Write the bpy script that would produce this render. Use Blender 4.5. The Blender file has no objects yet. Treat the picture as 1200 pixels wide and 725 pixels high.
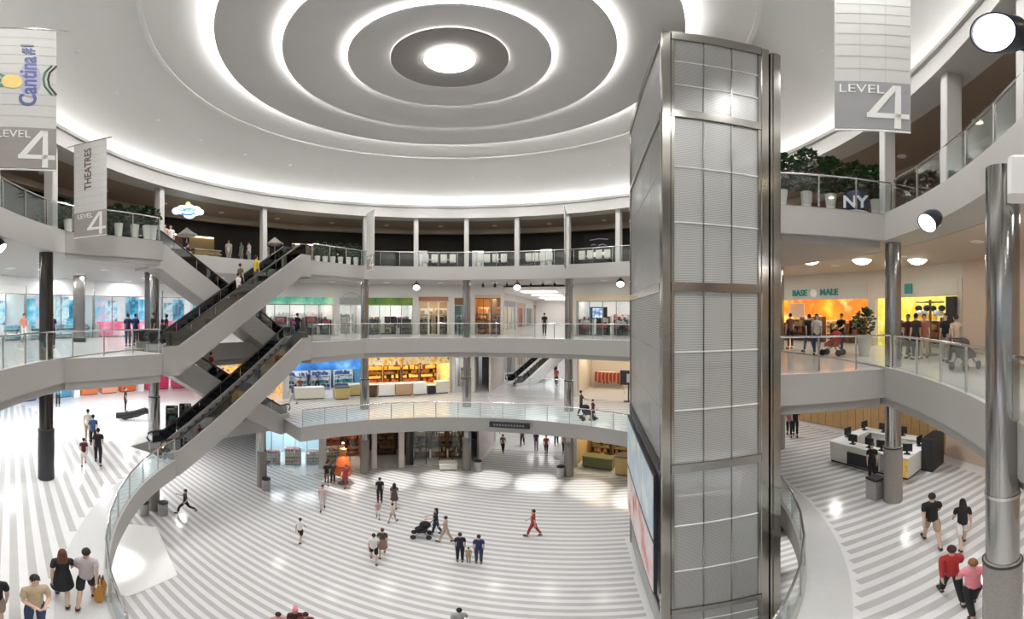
import bpy, bmesh, math, random
from mathutils import Vector, Matrix
random.seed(7)
PI = math.pi
scene = bpy.context.scene
COL = scene.collection

# ------------------------------------------------------------------ camera, world, exposure
F, HY, CX, EYE = 430.0, 367.0, 527.0, 11.55      # pixels per radian, horizon row, column of the +Y axis, eye height
cam_data = bpy.data.cameras.new('camera')
cam = bpy.data.objects.new('camera', cam_data)
COL.objects.link(cam)
cam_data.type = 'PANO'
cam_data.panorama_type = 'EQUIRECTANGULAR'
cam_data.longitude_min = -600.0 / F
cam_data.longitude_max = 600.0 / F
cam_data.latitude_max = HY / F
cam_data.latitude_min = -(725.0 - HY) / F
cam_data.clip_start = 0.05
cam_data.clip_end = 300
cam.location = (0, 0, EYE)
cam.rotation_euler = (PI / 2, 0, -(600.0 - CX) / F)
scene.camera = cam

world = bpy.data.worlds.new('daylight')
scene.world = world
world.use_nodes = True
bgn = world.node_tree.nodes['Background']
bgn.inputs[0].default_value = (0.93, 0.96, 1.0, 1)
bgn.inputs[1].default_value = 0.45
vs = scene.view_settings
vs.view_transform = 'Standard'
vs.look = 'None'
vs.exposure = 0.38
vs.gamma = 1.0
vs.use_curve_mapping = False

# ------------------------------------------------------------------ geometry of the place
CY = 12.0                      # atrium centre (0, CY)
L1, L2, L3, L4 = 0.0, 4.9, 9.8, 14.7
R3 = 13.1                      # edge of the level 3 / 4 balconies
R2 = 10.4                      # edge of the level 2 balcony
RC = 13.45                     # columns
AX = 0.375                     # building axis (corridor, floor bands, lift) clockwise from +Y

def AZ(px): return (px - CX) / F
def PD(px, d): a = AZ(px); return (d * math.sin(a), d * math.cos(a))
def AT(px, py, z):
    e = (HY - py) / F
    return PD(px, (z - EYE) / math.tan(e))
def RP(px, R):                 # where the direction px meets the circle R round the atrium centre
    a = AZ(px); c = CY * math.cos(a)
    d = c + math.sqrt(max(0, R * R - (CY * math.sin(a)) ** 2))
    return PD(px, d)
def RG(R, deg):
    t = math.radians(deg); return (R * math.sin(t), CY + R * math.cos(t))
def TH(x, y): return math.degrees(math.atan2(x, y - CY))

DR2 = [(-180, -.95), (-150, -.9), (-139, -.77), (-130, -.65), (-119, -.45), (-105, -.1), (-93, .2), (-50, .2), (62, .2), (100, .1), (117, -.1), (128, -.32), (141, -.57), (156, -.87), (180, -.95)]
def dr2(deg):
    d = (deg + 180.0) % 360.0 - 180.0
    for (a, u), (b, v) in zip(DR2, DR2[1:]):
        if a <= d <= b: return u + (v - u) * (d - a) / (b - a)
    return 0.0
def warp2(r, deg): return r + dr2(deg) * max(0.0, min(1.0, (12.5 - r) / 1.5))
# ------------------------------------------------------------------ materials
MATS = {}
def mat(name, col, rough=0.5, metal=0.0, emit=0.0, ecol=None, vary=0.05, scale=6.0, bump=0.0, spec=0.5):
    if name in MATS: return MATS[name]
    m = bpy.data.materials.new(name); m.use_nodes = True
    nt = m.node_tree; N = nt.nodes; b = N['Principled BSDF']
    c = tuple(col) + (1,)
    b.inputs['Roughness'].default_value = rough
    b.inputs['Metallic'].default_value = metal
    b.inputs['Specular IOR Level'].default_value = spec
    tc = N.new('ShaderNodeTexCoord')
    no = N.new('ShaderNodeTexNoise'); no.inputs['Scale'].default_value = scale; no.inputs['Detail'].default_value = 3
    nt.links.new(tc.outputs['Object'], no.inputs['Vector'])
    mx = N.new('ShaderNodeMix'); mx.data_type = 'RGBA'
    mx.inputs[6].default_value = tuple(max(0, v * (1 - vary)) for v in col) + (1,)
    mx.inputs[7].default_value = tuple(min(1, v * (1 + vary)) for v in col) + (1,)
    nt.links.new(no.outputs['Fac'], mx.inputs[0])
    nt.links.new(mx.outputs[2], b.inputs['Base Color'])
    if bump:
        bp = N.new('ShaderNodeBump'); bp.inputs['Strength'].default_value = bump; bp.inputs['Distance'].default_value = 0.02
        nt.links.new(no.outputs['Fac'], bp.inputs['Height']); nt.links.new(bp.outputs[0], b.inputs['Normal'])
    if emit:
        b.inputs['Emission Color'].default_value = tuple(ecol or col) + (1,)
        b.inputs['Emission Strength'].default_value = emit
    MATS[name] = m
    return m
def glass(name, tint=(0.9, 0.96, 0.95), clear=0.85, rough=0.03):
    if name in MATS: return MATS[name]
    m = bpy.data.materials.new(name); m.use_nodes = True
    nt = m.node_tree; N = nt.nodes; N.remove(N['Principled BSDF'])
    out = N['Material Output']
    tr = N.new('ShaderNodeBsdfTransparent'); tr.inputs[0].default_value = tuple(tint) + (1,)
    gl = N.new('ShaderNodeBsdfGlossy'); gl.inputs['Roughness'].default_value = rough; gl.inputs[0].default_value = (0.9, 0.93, 0.93, 1)
    lw = N.new('ShaderNodeLayerWeight'); lw.inputs[0].default_value = 0.25
    mr = N.new('ShaderNodeMapRange'); mr.inputs[3].default_value = 1 - clear; mr.inputs[4].default_value = 0.4
    nt.links.new(lw.outputs['Fresnel'], mr.inputs[0])
    mix = N.new('ShaderNodeMixShader')
    nt.links.new(mr.outputs[0], mix.inputs[0]); nt.links.new(tr.outputs[0], mix.inputs[1]); nt.links.new(gl.outputs[0], mix.inputs[2])
    nt.links.new(mix.outputs[0], out.inputs[0])
    MATS[name] = m
    return m
def mesh_glass(name):          # woven metal mesh laminated in glass: fine wires over a half-clear pane
    m = bpy.data.materials.new(name); m.use_nodes = True
    nt = m.node_tree; N = nt.nodes; b = N['Principled BSDF']; out = N['Material Output']
    b.inputs['Base Color'].default_value = (0.80, 0.80, 0.79, 1); b.inputs['Metallic'].default_value = 0.25; b.inputs['Roughness'].default_value = 0.32
    tc = N.new('ShaderNodeTexCoord'); sp = N.new('ShaderNodeSeparateXYZ'); nt.links.new(tc.outputs['Object'], sp.inputs[0])
    fac = None
    w = N.new('ShaderNodeTexWave'); w.wave_type = 'BANDS'; w.bands_direction = 'Z'; w.inputs['Scale'].default_value = 7.0
    nt.links.new(tc.outputs['Object'], w.inputs['Vector'])
    mr = N.new('ShaderNodeMapRange'); mr.inputs[3].default_value = 0.28; mr.inputs[4].default_value = 0.62
    nt.links.new(w.outputs['Fac'], mr.inputs[0])
    tr = N.new('ShaderNodeBsdfTransparent'); tr.inputs[0].default_value = (0.86, 0.88, 0.88, 1)
    mix = N.new('ShaderNodeMixShader')
    nt.links.new(mr.outputs[0], mix.inputs[0]); nt.links.new(tr.outputs[0], mix.inputs[1]); nt.links.new(b.outputs[0], mix.inputs[2])
    nt.links.new(mix.outputs[0], out.inputs[0])
    MATS[name] = m
    return m
def poster(name, cols, scale=1.2, emit=0.0, rough=0.4):   # soft printed picture made of blotches
    if name in MATS: return MATS[name]
    m = bpy.data.materials.new(name); m.use_nodes = True
    nt = m.node_tree; N = nt.nodes; b = N['Principled BSDF']; b.inputs['Roughness'].default_value = rough
    tc = N.new('ShaderNodeTexCoord')
    no = N.new('ShaderNodeTexNoise'); no.inputs['Scale'].default_value = scale; no.inputs['Detail'].default_value = 4
    nt.links.new(tc.outputs['Object'], no.inputs['Vector'])
    cr = N.new('ShaderNodeValToRGB'); cr.color_ramp.interpolation = 'LINEAR'
    el = cr.color_ramp.elements
    n = len(cols)
    el[0].position = 0.32; el[0].color = tuple(cols[0]) + (1,)
    el[1].position = 0.68; el[1].color = tuple(cols[-1]) + (1,)
    for i in range(1, n - 1):
        e = el.new(0.32 + 0.36 * i / (n - 1)); e.color = tuple(cols[i]) + (1,)
    nt.links.new(no.outputs['Fac'], cr.inputs[0]); nt.links.new(cr.outputs[0], b.inputs['Base Color'])
    if emit:
        nt.links.new(cr.outputs[0], b.inputs['Emission Color']); b.inputs['Emission Strength'].default_value = emit
    MATS[name] = m
    return m

M_dome = mat('dome_plaster', (0.74, 0.735, 0.725), 0.7, vary=0.02)
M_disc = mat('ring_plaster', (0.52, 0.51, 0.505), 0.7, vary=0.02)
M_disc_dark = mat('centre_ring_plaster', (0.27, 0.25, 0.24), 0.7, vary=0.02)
M_fascia = mat('fascia_warm_grey', (0.425, 0.41, 0.39), 0.5, vary=0.03, scale=1.5)
M_fascia_low = mat('fascia_lower', (0.40, 0.385, 0.365), 0.55, vary=0.03, scale=1.5)
M_soffit = mat('soffit_white', (0.62, 0.615, 0.60), 0.6, vary=0.02)
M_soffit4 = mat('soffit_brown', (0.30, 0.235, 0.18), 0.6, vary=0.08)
M_steel = mat('brushed_steel', (0.66, 0.66, 0.66), 0.22, 1.0, vary=0.06, scale=3)
M_tower = mat('tower_steel', (0.40, 0.385, 0.355), 0.2, 1.0, vary=0.08, scale=3)
M_steel_shaded = mat('column_steel_shaded', (0.10, 0.095, 0.09), 0.18, 1.0, vary=0.15, scale=2)  # darker copy of the column steel, its dark reflections put into the colour
M_steel_col = mat('column_steel', (0.40, 0.395, 0.385), 0.16, 1.0, vary=0.12, scale=1.2)
M_granite = mat('column_granite', (0.26, 0.24, 0.22), 0.25, vary=0.18, scale=18)
M_floor_w = mat('terrazzo_white', (0.74, 0.74, 0.75), 0.16, vary=0.04, scale=2.5)
M_floor_g = mat('terrazzo_grey', (0.50, 0.495, 0.49), 0.16, vary=0.08, scale=2.5)
M_border = mat('border_stone', (0.62, 0.62, 0.62), 0.2, vary=0.04)
M_tile3 = mat('level_three_tile', (0.72, 0.70, 0.68), 0.18, vary=0.06, scale=1)
M_carpet4 = mat('level_four_floor', (0.30, 0.26, 0.23), 0.5, vary=0.1)
M_glass = glass('rail_glass', (0.94, 0.97, 0.965), 0.96)
M_glass_g = glass('green_rail_glass', (0.92, 0.97, 0.97), 0.965)
M_shopglass = glass('shop_glass', (0.96, 0.98, 0.98), 0.95)
M_darkglass = glass('dark_glass', (0.10, 0.11, 0.11), 0.8)
M_black = mat('black_rubber', (0.02, 0.02, 0.022), 0.35, vary=0.2)
M_blackm = mat('black_paint', (0.025, 0.025, 0.03), 0.4, vary=0.2)
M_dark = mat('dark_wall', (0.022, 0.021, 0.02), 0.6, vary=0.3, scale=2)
M_white = mat('white_paint', (0.85, 0.85, 0.84), 0.5, vary=0.02)
M_post = mat('post_white', (0.49, 0.48, 0.46), 0.5, vary=0.03)
M_pot = mat('planter_white', (0.70, 0.70, 0.66), 0.5, vary=0.05)
M_leaf = mat('leaf_dark_green', (0.035, 0.075, 0.03), 0.5, vary=0.5, scale=20)
M_lamp = mat('lamp_white', (1, 1, 1), 0.5, emit=4.0, ecol=(1, 0.99, 0.97))
M_cove = mat('cove_strip', (1, 1, 1), 0.5, emit=7.0, ecol=(1, 0.985, 0.96))
M_cove_in = mat('ring_cove_strip', (1, 1, 1), 0.5, emit=26.0, ecol=(1, 0.985, 0.96))
M_down = mat('downlight_lens', (1, 1, 1), 0.5, emit=6.0, ecol=(1, 0.95, 0.86))
M_beige = mat('beige_wall', (0.62, 0.55, 0.46), 0.6, vary=0.05)
M_brownwall = mat('red_brown_wall', (0.23, 0.13, 0.10), 0.55, vary=0.1)
M_wood = mat('honey_wood', (0.45, 0.28, 0.12), 0.4, vary=0.2, scale=5)
M_meshglass = mesh_glass('metal_mesh_glass')

# ------------------------------------------------------------------ mesh helpers
class MB:
    def __init__(s): s.v = []; s.f = []
    def add(s, vs, fs):
        o = len(s.v); s.v += [tuple(v) for v in vs]; s.f += [tuple(i + o for i in f) for f in fs]; return s
    def box(s, x0, x1, y0, y1, z0, z1):
        return s.add([(x0, y0, z0), (x1, y0, z0), (x1, y1, z0), (x0, y1, z0), (x0, y0, z1), (x1, y0, z1), (x1, y1, z1), (x0, y1, z1)],
                     [(0, 3, 2, 1), (4, 5, 6, 7), (0, 1, 5, 4), (1, 2, 6, 5), (2, 3, 7, 6), (3, 0, 4, 7)])
    def cham(s, x0, x1, y0, y1, z0, z1, c):       # box with chamfered vertical edges and top
        P = [(x0 + c, y0), (x1 - c, y0), (x1, y0 + c), (x1, y1 - c), (x1 - c, y1), (x0 + c, y1), (x0, y1 - c), (x0, y0 + c)]
        mx, my = (x0 + x1) / 2, (y0 + y1) / 2
        Q = [(mx + (x - mx) * (1 - 2 * c / (x1 - x0)), my + (y - my) * (1 - 2 * c / (y1 - y0))) for x, y in P]
        return s.stack([(P, z0), (P, z1 - c), (Q, z1)])
    def stack(s, layers):
        n = len(layers[0][0]); vs = []; fs = []
        for P, z in layers: vs += [(x, y, z) for x, y in P]
        for k in range(len(layers) - 1):
            for i in range(n):
                j = (i + 1) % n; fs.append((k * n + i, k * n + j, (k + 1) * n + j, (k + 1) * n + i))
        fs.append(tuple(reversed(range(n)))); fs.append(tuple((len(layers) - 1) * n + i for i in range(n)))
        return s.add(vs, fs)
    def prism(s, P, z0, z1):
        A = sum(P[i][0] * P[(i + 1) % len(P)][1] - P[(i + 1) % len(P)][0] * P[i][1] for i in range(len(P)))
        if A < 0: P = list(reversed(P))
        return s.stack([(P, z0), (P, z1)])
    def lathe(s, prof, n=24, cx=0, cy=0, sx=1.0, sy=1.0):
        vs = []; fs = []; m = len(prof)
        for r, z in prof:
            for i in range(n):
                t = 2 * PI * i / n; vs.append((cx + sx * r * math.cos(t), cy + sy * r * math.sin(t), z))
        for k in range(m - 1):
            for i in range(n):
                j = (i + 1) % n; fs.append((k * n + i, k * n + j, (k + 1) * n + j, (k + 1) * n + i))
        if prof[0][0] > 1e-6: fs.append(tuple(reversed(range(n))))
        if prof[-1][0] > 1e-6: fs.append(tuple((m - 1) * n + i for i in range(n)))
        return s.add(vs, fs)
    def sector(s, prof, d0, d1, n, warp=None):                # closed (r, z) profile swept round the atrium centre from d0 to d1 degrees
        m = len(prof); vs = []; fs = []
        full = abs(d1 - d0) >= 359.99
        K = n if full else n + 1
        for k in range(K):
            t = math.radians(d0 + (d1 - d0) * k / n)
            for r, z in prof:
                if warp: r = warp(r, math.degrees(t))
                vs.append((r * math.sin(t), CY + r * math.cos(t), z))
        for k in range(n):
            a = k * m; b = ((k + 1) % K) * m
            for i in range(m):
                j = (i + 1) % m; fs.append((a + i, a + j, b + j, b + i))
        if not full:
            fs.append(tuple(reversed(range(m)))); fs.append(tuple((K - 1) * m + i for i in range(m)))
        return s.add(vs, fs)
    def tube(s, path, r, n=8, closed=False):
        P = [Vector(p) for p in path]; vs = []; fs = []; L = len(P)
        for k in range(L):
            a = P[k - 1] if (k > 0 or closed) else P[k]; b = P[(k + 1) % L] if (k < L - 1 or closed) else P[k]
            t = (b - a).normalized(); u = t.cross(Vector((0, 0, 1)))
            if u.length < 1e-4: u = Vector((1, 0, 0))
            u.normalize(); w = u.cross(t)
            rr = r[k] if isinstance(r, (list, tuple)) else r
            for i in range(n):
                q = 2 * PI * i / n; vs.append(P[k] + u * (rr * math.cos(q)) + w * (rr * math.sin(q)))
        for k in range(L if closed else L - 1):
            for i in range(n):
                j = (i + 1) % n; a = k * n; b = ((k + 1) % L) * n
                fs.append((a + i, a + j, b + j, b + i))
        if not closed:
            fs.append(tuple(reversed(range(n)))); fs.append(tuple((L - 1) * n + i for i in range(n)))
        return s.add(vs, fs)
    def ball(s, c, rx, ry, rz, n=10, m=6):
        prof = []
        vs = []; fs = []
        for k in range(m + 1):
            p = PI * k / m
            for i in range(n):
                t = 2 * PI * i / n
                vs.append((c[0] + rx * math.sin(p) * math.cos(t), c[1] + ry * math.sin(p) * math.sin(t), c[2] - rz * math.cos(p)))
        for k in range(m):
            for i in range(n):
                j = (i + 1) % n; fs.append((k * n + i, k * n + j, (k + 1) * n + j, (k + 1) * n + i))
        return s.add(vs, fs)
    def mesh(s, name='m', smooth=True):
        me = bpy.data.meshes.new(name); me.from_pydata(s.v, [], s.f)
        bm = bmesh.new(); bm.from_mesh(me); bmesh.ops.recalc_face_normals(bm, faces=bm.faces); bm.to_mesh(me); bm.free()
        if smooth:
            me.polygons.foreach_set('use_smooth', [True] * len(me.polygons)); me.set_sharp_from_angle(angle=0.6)
        me.update(); return me

def obj(name, m, material=None, parent=None, loc=None, rz=None, M=None):
    me = m.mesh(name) if isinstance(m, MB) else m
    o = bpy.data.objects.new(name, me); COL.objects.link(o)
    if material is not None:
        if len(me.materials) == 0: me.materials.append(material)
        elif me.materials[0] is not material:
            o.material_slots[0].link = 'OBJECT'; o.material_slots[0].material = material
    if parent is not None: o.parent = parent
    if loc is not None: o.location = loc
    if rz is not None: o.rotation_euler = (0, 0, rz)
    if M is not None: o.matrix_local = M
    return o
def tag(o, label=None, cat=None, group=None, kind=None):
    if label: o['label'] = label
    if cat: o['category'] = cat
    if group: o['group'] = group
    if kind: o['kind'] = kind
    return o
def thing(name, label, cat, loc=(0, 0, 0), rz=0.0, group=None):
    o = bpy.data.objects.new(name, None); COL.objects.link(o); o.empty_display_size = 0.2
    o.location = loc; o.rotation_euler = (0, 0, rz)
    return tag(o, label, cat, group)
def struct(name, m, material, label=None, parent=None):
    o = obj(name, m, material, parent)
    if parent is None: tag(o, label, None, None, 'structure')
    return o
def copy_tree(o, parent=None):
    c = o.copy(); COL.objects.link(c); c.parent = parent
    for ch in list(o.children): copy_tree(ch, c)
    return c
def area(name, loc, size, energy, col=(1, 1, 1), rot=(0, 0, 0), sy=None, spread=PI, parent=None):
    l = bpy.data.lights.new(name, 'AREA'); l.energy = energy; l.color = col; l.spread = spread
    if sy: l.shape = 'RECTANGLE'; l.size = size; l.size_y = sy
    else: l.shape = 'DISK'; l.size = size
    o = bpy.data.objects.new(name, l); COL.objects.link(o); o.location = loc; o.rotation_euler = rot
    if parent: o.parent = parent
    return o
def spot(name, loc, energy, angle, blend=0.5, col=(1, 1, 1), rot=(0, 0, 0), r=0.08):
    l = bpy.data.lights.new(name, 'SPOT'); l.energy = energy; l.color = col; l.spot_size = angle; l.spot_blend = blend; l.shadow_soft_size = r
    o = bpy.data.objects.new(name, l); COL.objects.link(o); o.location = loc; o.rotation_euler = rot
    return o
TXT = {}
def text_mesh(s, size=1.0, ext=0.01, bold=0.0, shear=0.0, sx=1.0):
    k = (s, size, ext, bold, shear, sx)
    if k in TXT: return TXT[k]
    c = bpy.data.curves.new('t', 'FONT'); c.body = s; c.size = size; c.extrude = ext; c.align_x = 'CENTER'; c.align_y = 'CENTER'; c.offset = bold; c.shear = shear; c.resolution_u = 3
    o = bpy.data.objects.new('t', c); COL.objects.link(o)
    dg = bpy.context.evaluated_depsgraph_get(); dg.update()
    me = bpy.data.meshes.new_from_object(o.evaluated_get(dg))
    bpy.data.objects.remove(o); bpy.data.curves.remove(c)
    if sx != 1.0:
        for v in me.vertices: v.co.x *= sx
    me.materials.clear()
    TXT[k] = me
    return me
def upright(me, loc, rz=0.0, spin=0.0, flip=False):   # text mesh stood up facing local -Y
    return Matrix.Translation(loc) @ Matrix.Rotation(rz, 4, 'Z') @ Matrix.Rotation(PI / 2, 4, 'X') @ Matrix.Rotation(spin, 4, 'Z')

# ================================================================== STRUCTURE
# ---- dome: outer shell, hanging ring panels, cove strips
Z0 = EYE
dome = MB()
prof = [(13.75, Z0 + 7.30), (13.75, Z0 + 7.75), (13.2, Z0 + 8.05), (12.2, Z0 + 8.45), (11.0, Z0 + 8.85), (9.9, Z0 + 9.2), (9.0, Z0 + 9.42),
        (9.0, Z0 + 9.50), (8.0, Z0 + 9.72), (6.6, Z0 + 9.95), (6.6, Z0 + 10.3), (13.95, Z0 + 10.3), (13.95, Z0 + 7.30)]
dome.sector(prof, 0, 360, 128)
o_dome = struct('ceiling', dome, M_dome, 'white plaster dome over the round atrium')
ringp = MB().sector([(8.93, Z0 + 9.36), (9.06, Z0 + 9.36), (9.06, Z0 + 9.46), (8.93, Z0 + 9.46)], 0, 360, 128)
struct('trim_ring', ringp, M_dome, parent=o_dome)
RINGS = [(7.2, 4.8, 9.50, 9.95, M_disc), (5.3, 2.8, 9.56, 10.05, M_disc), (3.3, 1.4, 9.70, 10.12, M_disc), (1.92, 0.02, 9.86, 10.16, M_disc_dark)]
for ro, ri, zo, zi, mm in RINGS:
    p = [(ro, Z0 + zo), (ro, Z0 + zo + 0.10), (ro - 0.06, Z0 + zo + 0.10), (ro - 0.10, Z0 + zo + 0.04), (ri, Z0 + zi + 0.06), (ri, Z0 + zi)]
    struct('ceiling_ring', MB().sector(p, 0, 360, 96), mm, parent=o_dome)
    q = [(ro - 0.26, Z0 + zo + 0.14), (ro - 0.10, Z0 + zo + 0.14), (ro - 0.10, Z0 + zo + 0.16), (ro - 0.26, Z0 + zo + 0.16)]
    struct('cove_strip', MB().sector(q, 0, 360, 64), M_cove_in, parent=o_dome)
struct('centre_lamp', MB().lathe([(0.84, Z0 + 9.88), (0.8, Z0 + 9.83), (0.02, Z0 + 9.83)], 48, 0, CY), M_lamp, parent=o_dome)
# dome rim: fascia below the cove, cove lip and strip
rim = MB().sector([(12.95, Z0 + 6.62), (12.95, Z0 + 7.36), (12.86, Z0 + 7.36), (12.86, Z0 + 7.52), (13.0, Z0 + 7.52), (13.05, Z0 + 7.42), (13.9, Z0 + 7.42), (13.9, Z0 + 6.62)], 0, 360, 128)
o_rim = struct('ceiling_rim', rim, M_post, 'pale ring beam under the glowing cove of the dome')
struct('cove_strip', MB().sector([(13.12, Z0 + 7.44), (13.3, Z0 + 7.44), (13.3, Z0 + 7.46), (13.12, Z0 + 7.46)], 0, 360, 96), M_cove, parent=o_rim)
# level 4 posts every 15 degrees
pm = MB().cham(-0.16, 0.16, -0.22, 0.22, L4, Z0 + 6.63, 0.03).mesh('post')
for k in range(24):
    d = 5 + 15 * k
    if 60 < d % 360 < 125 or (d % 360) - 360 in (-100, -70, -40): continue
    x, y = RG(13.35, d)
    obj('post', pm, M_post, o_rim, (x, y, 0), -math.radians(d))
# level 4 ceiling and back wall
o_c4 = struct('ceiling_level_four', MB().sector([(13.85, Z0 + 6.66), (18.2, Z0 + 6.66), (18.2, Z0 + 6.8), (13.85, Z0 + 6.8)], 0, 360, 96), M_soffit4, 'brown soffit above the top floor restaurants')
struct('trim_band', MB().sector([(16.6, Z0 + 6.3), (17.0, Z0 + 6.3), (17.0, Z0 + 6.66), (16.6, Z0 + 6.66)], 0, 360, 96), mat('soffit_beam', (0.36, 0.31, 0.25), 0.6), parent=o_c4)
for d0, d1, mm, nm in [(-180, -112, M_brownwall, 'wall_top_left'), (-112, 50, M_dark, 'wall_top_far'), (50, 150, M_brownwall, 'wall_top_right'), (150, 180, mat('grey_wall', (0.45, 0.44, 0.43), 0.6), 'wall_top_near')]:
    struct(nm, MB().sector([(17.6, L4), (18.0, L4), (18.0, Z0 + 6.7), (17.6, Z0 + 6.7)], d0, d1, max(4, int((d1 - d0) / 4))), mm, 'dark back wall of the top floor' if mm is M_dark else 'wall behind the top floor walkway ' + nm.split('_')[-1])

# ---- balcony slabs
def slab_profile(r0, r1, z, f, low):
    if low: return [(r0, z - f), (r0, z + 0.06), (r0 + 0.12, z + 0.06), (r0 + 0.12, z), (r1, z), (r1, z - f - low), (r0 + 0.16, z - f - low), (r0 + 0.16, z - f - 0.05), (r0 + 0.08, z - f)]
    return [(r0, z - f), (r0, z + 0.06), (r0 + 0.12, z + 0.06), (r0 + 0.12, z), (r1, z), (r1, z - f)]
o_f4 = struct('floor_level_four', MB().sector(slab_profile(R3, 27.5, L4, 0.85, 0), 0, 360, 160), M_fascia, 'top floor balcony slab with a warm grey fascia')
o_f3 = struct('floor_level_three', MB().sector(slab_profile(R3, 46, L3, 0.92, 0.33), 0, 360, 160), M_fascia, 'third floor balcony slab with a warm grey stepped fascia')
struct('tile_floor', MB().sector([(13.25, L3), (45, L3), (45, L3 + 0.012), (13.25, L3 + 0.012)], 0, 360, 120), M_tile3, parent=o_f3)
struct('tile_floor', MB().sector([(13.25, L4), (17.6, L4), (17.6, L4 + 0.012), (13.25, L4 + 0.012)], 0, 360, 96), M_carpet4, parent=o_f4)
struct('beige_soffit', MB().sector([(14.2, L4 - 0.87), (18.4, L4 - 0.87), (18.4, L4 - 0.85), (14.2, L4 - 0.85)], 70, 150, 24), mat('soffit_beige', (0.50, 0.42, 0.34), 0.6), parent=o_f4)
# level 2: edge R2 all round except the escalator well between -93 and -50 degrees
V0, V1, RV = -93.0, -50.0, 13.3
o_f2 = struct('floor_level_two', MB().sector(slab_profile(R2, 46, L2, 0.85, 0), V1, 360 + V0, 140, warp2), M_fascia, 'second floor slab ringing the open well')
struct('slab_strip', MB().sector(slab_profile(RV, 46, L2, 0.85, 0), V0, V1, 24), M_fascia, parent=o_f2)
struct('tile_floor', MB().sector([(R2 + 0.12, L2), (45, L2), (45, L2 + 0.01), (R2 + 0.12, L2 + 0.01)], V1, 360 + V0, 140, warp2), M_floor_w, parent=o_f2)
struct('tile_floor', MB().sector([(RV + 0.12, L2), (45, L2), (45, L2 + 0.01), (RV + 0.12, L2 + 0.01)], V0, V1, 24), M_floor_w, parent=o_f2)
struct('border', MB().sector([(R2 + 0.12, L2 + 0.01), (R2 + 0.9, L2 + 0.01), (R2 + 0.9, L2 + 0.018), (R2 + 0.12, L2 + 0.018)], V1, 360 + V0, 140, warp2), M_border, parent=o_f2)
o_f1 = struct('floor_level_one', MB().box(-55, 55, -22, 70, -0.3, 0), M_floor_w, 'ground floor of white and grey stone bands')

# landings that reach in from the ring on levels 3 and 4
FA, FB = Vector((-11.15, 11.25)), Vector((-8.05, 20.15))     # front line of the escalators
left_land = [RG(R3 + 0.05, -113), tuple(FA), RG(R3 + 0.05, -93.5)] + [RG(R3 + 0.05, -93.5 - k * 3.9) for k in range(1, 5)]
right_land = [tuple(FB)] + [RG(R3 + 0.05, -25 - k * 3.4) for k in range(0, 8)]
e1 = Vector((0.929, -0.370)); e2 = Vector((0.370, 0.929))
TW = Vector((4.99, 7.67)); TWX, TWY = 3.02, 7.2
T_R = TW + e1 * TWX; T_BR = T_R + e2 * TWY; T_BL = TW + e2 * TWY
lift_land = [tuple(T_R + e1 * 0.3), RG(R3 + 0.05, 126)] + [RG(R3 + 0.05, 126 - k * 6) for k in range(1, 8)] + [tuple(T_BR + e1 * 0.3)]
for z, par, f, low in [(L4, o_f4, 0.85, 0.22), (L3, o_f3, 0.92, 0.33)]:
    for P in (left_land, right_land, lift_land):
        struct('landing', MB().prism(P, z - f, z + 0.0), M_fascia, parent=par)
        if low:
            c = (sum(p[0] for p in P) / len(P), sum(p[1] for p in P) / len(P))
            struct('landing_soffit', MB().prism([(c[0] + (p[0] - c[0]) * 0.95, c[1] + (p[1] - c[1]) * 0.95) for p in P], z - f - low, z - f), M_fascia_low, parent=par)
        struct('landing_tile', MB().prism([(p[0] * 0.999 - 0.003, p[1]) for p in P], z, z + 0.012), M_tile3 if par is o_f3 else M_carpet4, parent=par)

# ---- floor bands (grey stone strips laid across the building axis)
nx, ny = math.sin(AX), math.cos(AX); tx, ty = ny, -nx
def in_tower(x, y, m=0.1):
    d = Vector((x, y)) - TW; a, b = d.dot(e1), d.dot(e2)
    return -m < a < TWX + m and -m < b < TWY + m
def bands(parent, z, inside, q0, q1, t0, t1, ax, pitch=0.4, w=0.2):
    nx, ny = math.sin(ax), math.cos(ax); tx, ty = ny, -nx
    q = q0
    while q < q1:
        t = t0; start = None; runs = []
        while t <= t1 + 0.01:
            x, y = tx * t + nx * (q + w / 2), CY + ty * t + ny * (q + w / 2)
            ok = inside(x, y)
            if ok and start is None: start = t
            if (not ok or t + 0.2 > t1) and start is not None:
                if t - start > 0.3: runs.append((start, t - 0.1))
                start = None
            t += 0.1
        for a, b in runs:
            P = [(tx * s + nx * r, CY + ty * s + ny * r) for s, r in ((a, q), (b, q), (b, q + w), (a, q + w))]
            struct('floor_band', MB().prism(P, z, z + 0.004), M_floor_g, parent=parent)
        q += pitch
def in1(x, y):
    r = math.hypot(x, y - CY); s = x * tx + (y - CY) * ty; p = x * nx + (y - CY) * ny
    return (r < 14.3 or (r < 24 and -125 < TH(x, y) < -44) or (p > 0 and abs(s) < 3.3 and p < 19)) and not in_tower(x, y)
def in2(x, y):
    r = math.hypot(x, y - CY); d = TH(x, y)
    if x * x + y * y < 25 or y < -8: return False
    if V0 - 1 < d < V1 + 1: return False
    lim = 24 if -140 < d < -70 else 17.4
    return warp2(R2 + 0.95, d) < r < lim and not in_tower(x, y)
bands(o_f1, 0.0, in1, -16, 18, -24, 14, 0.35)
bands(o_f2, L2 + 0.01, lambda x, y: x < 3 and in2(x, y), -18, 17, -24, 18, 0.375)
bands(o_f2, L2 + 0.01, lambda x, y: x >= 3 and in2(x, y), -20, 17, -24, 20, 0.48)

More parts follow.
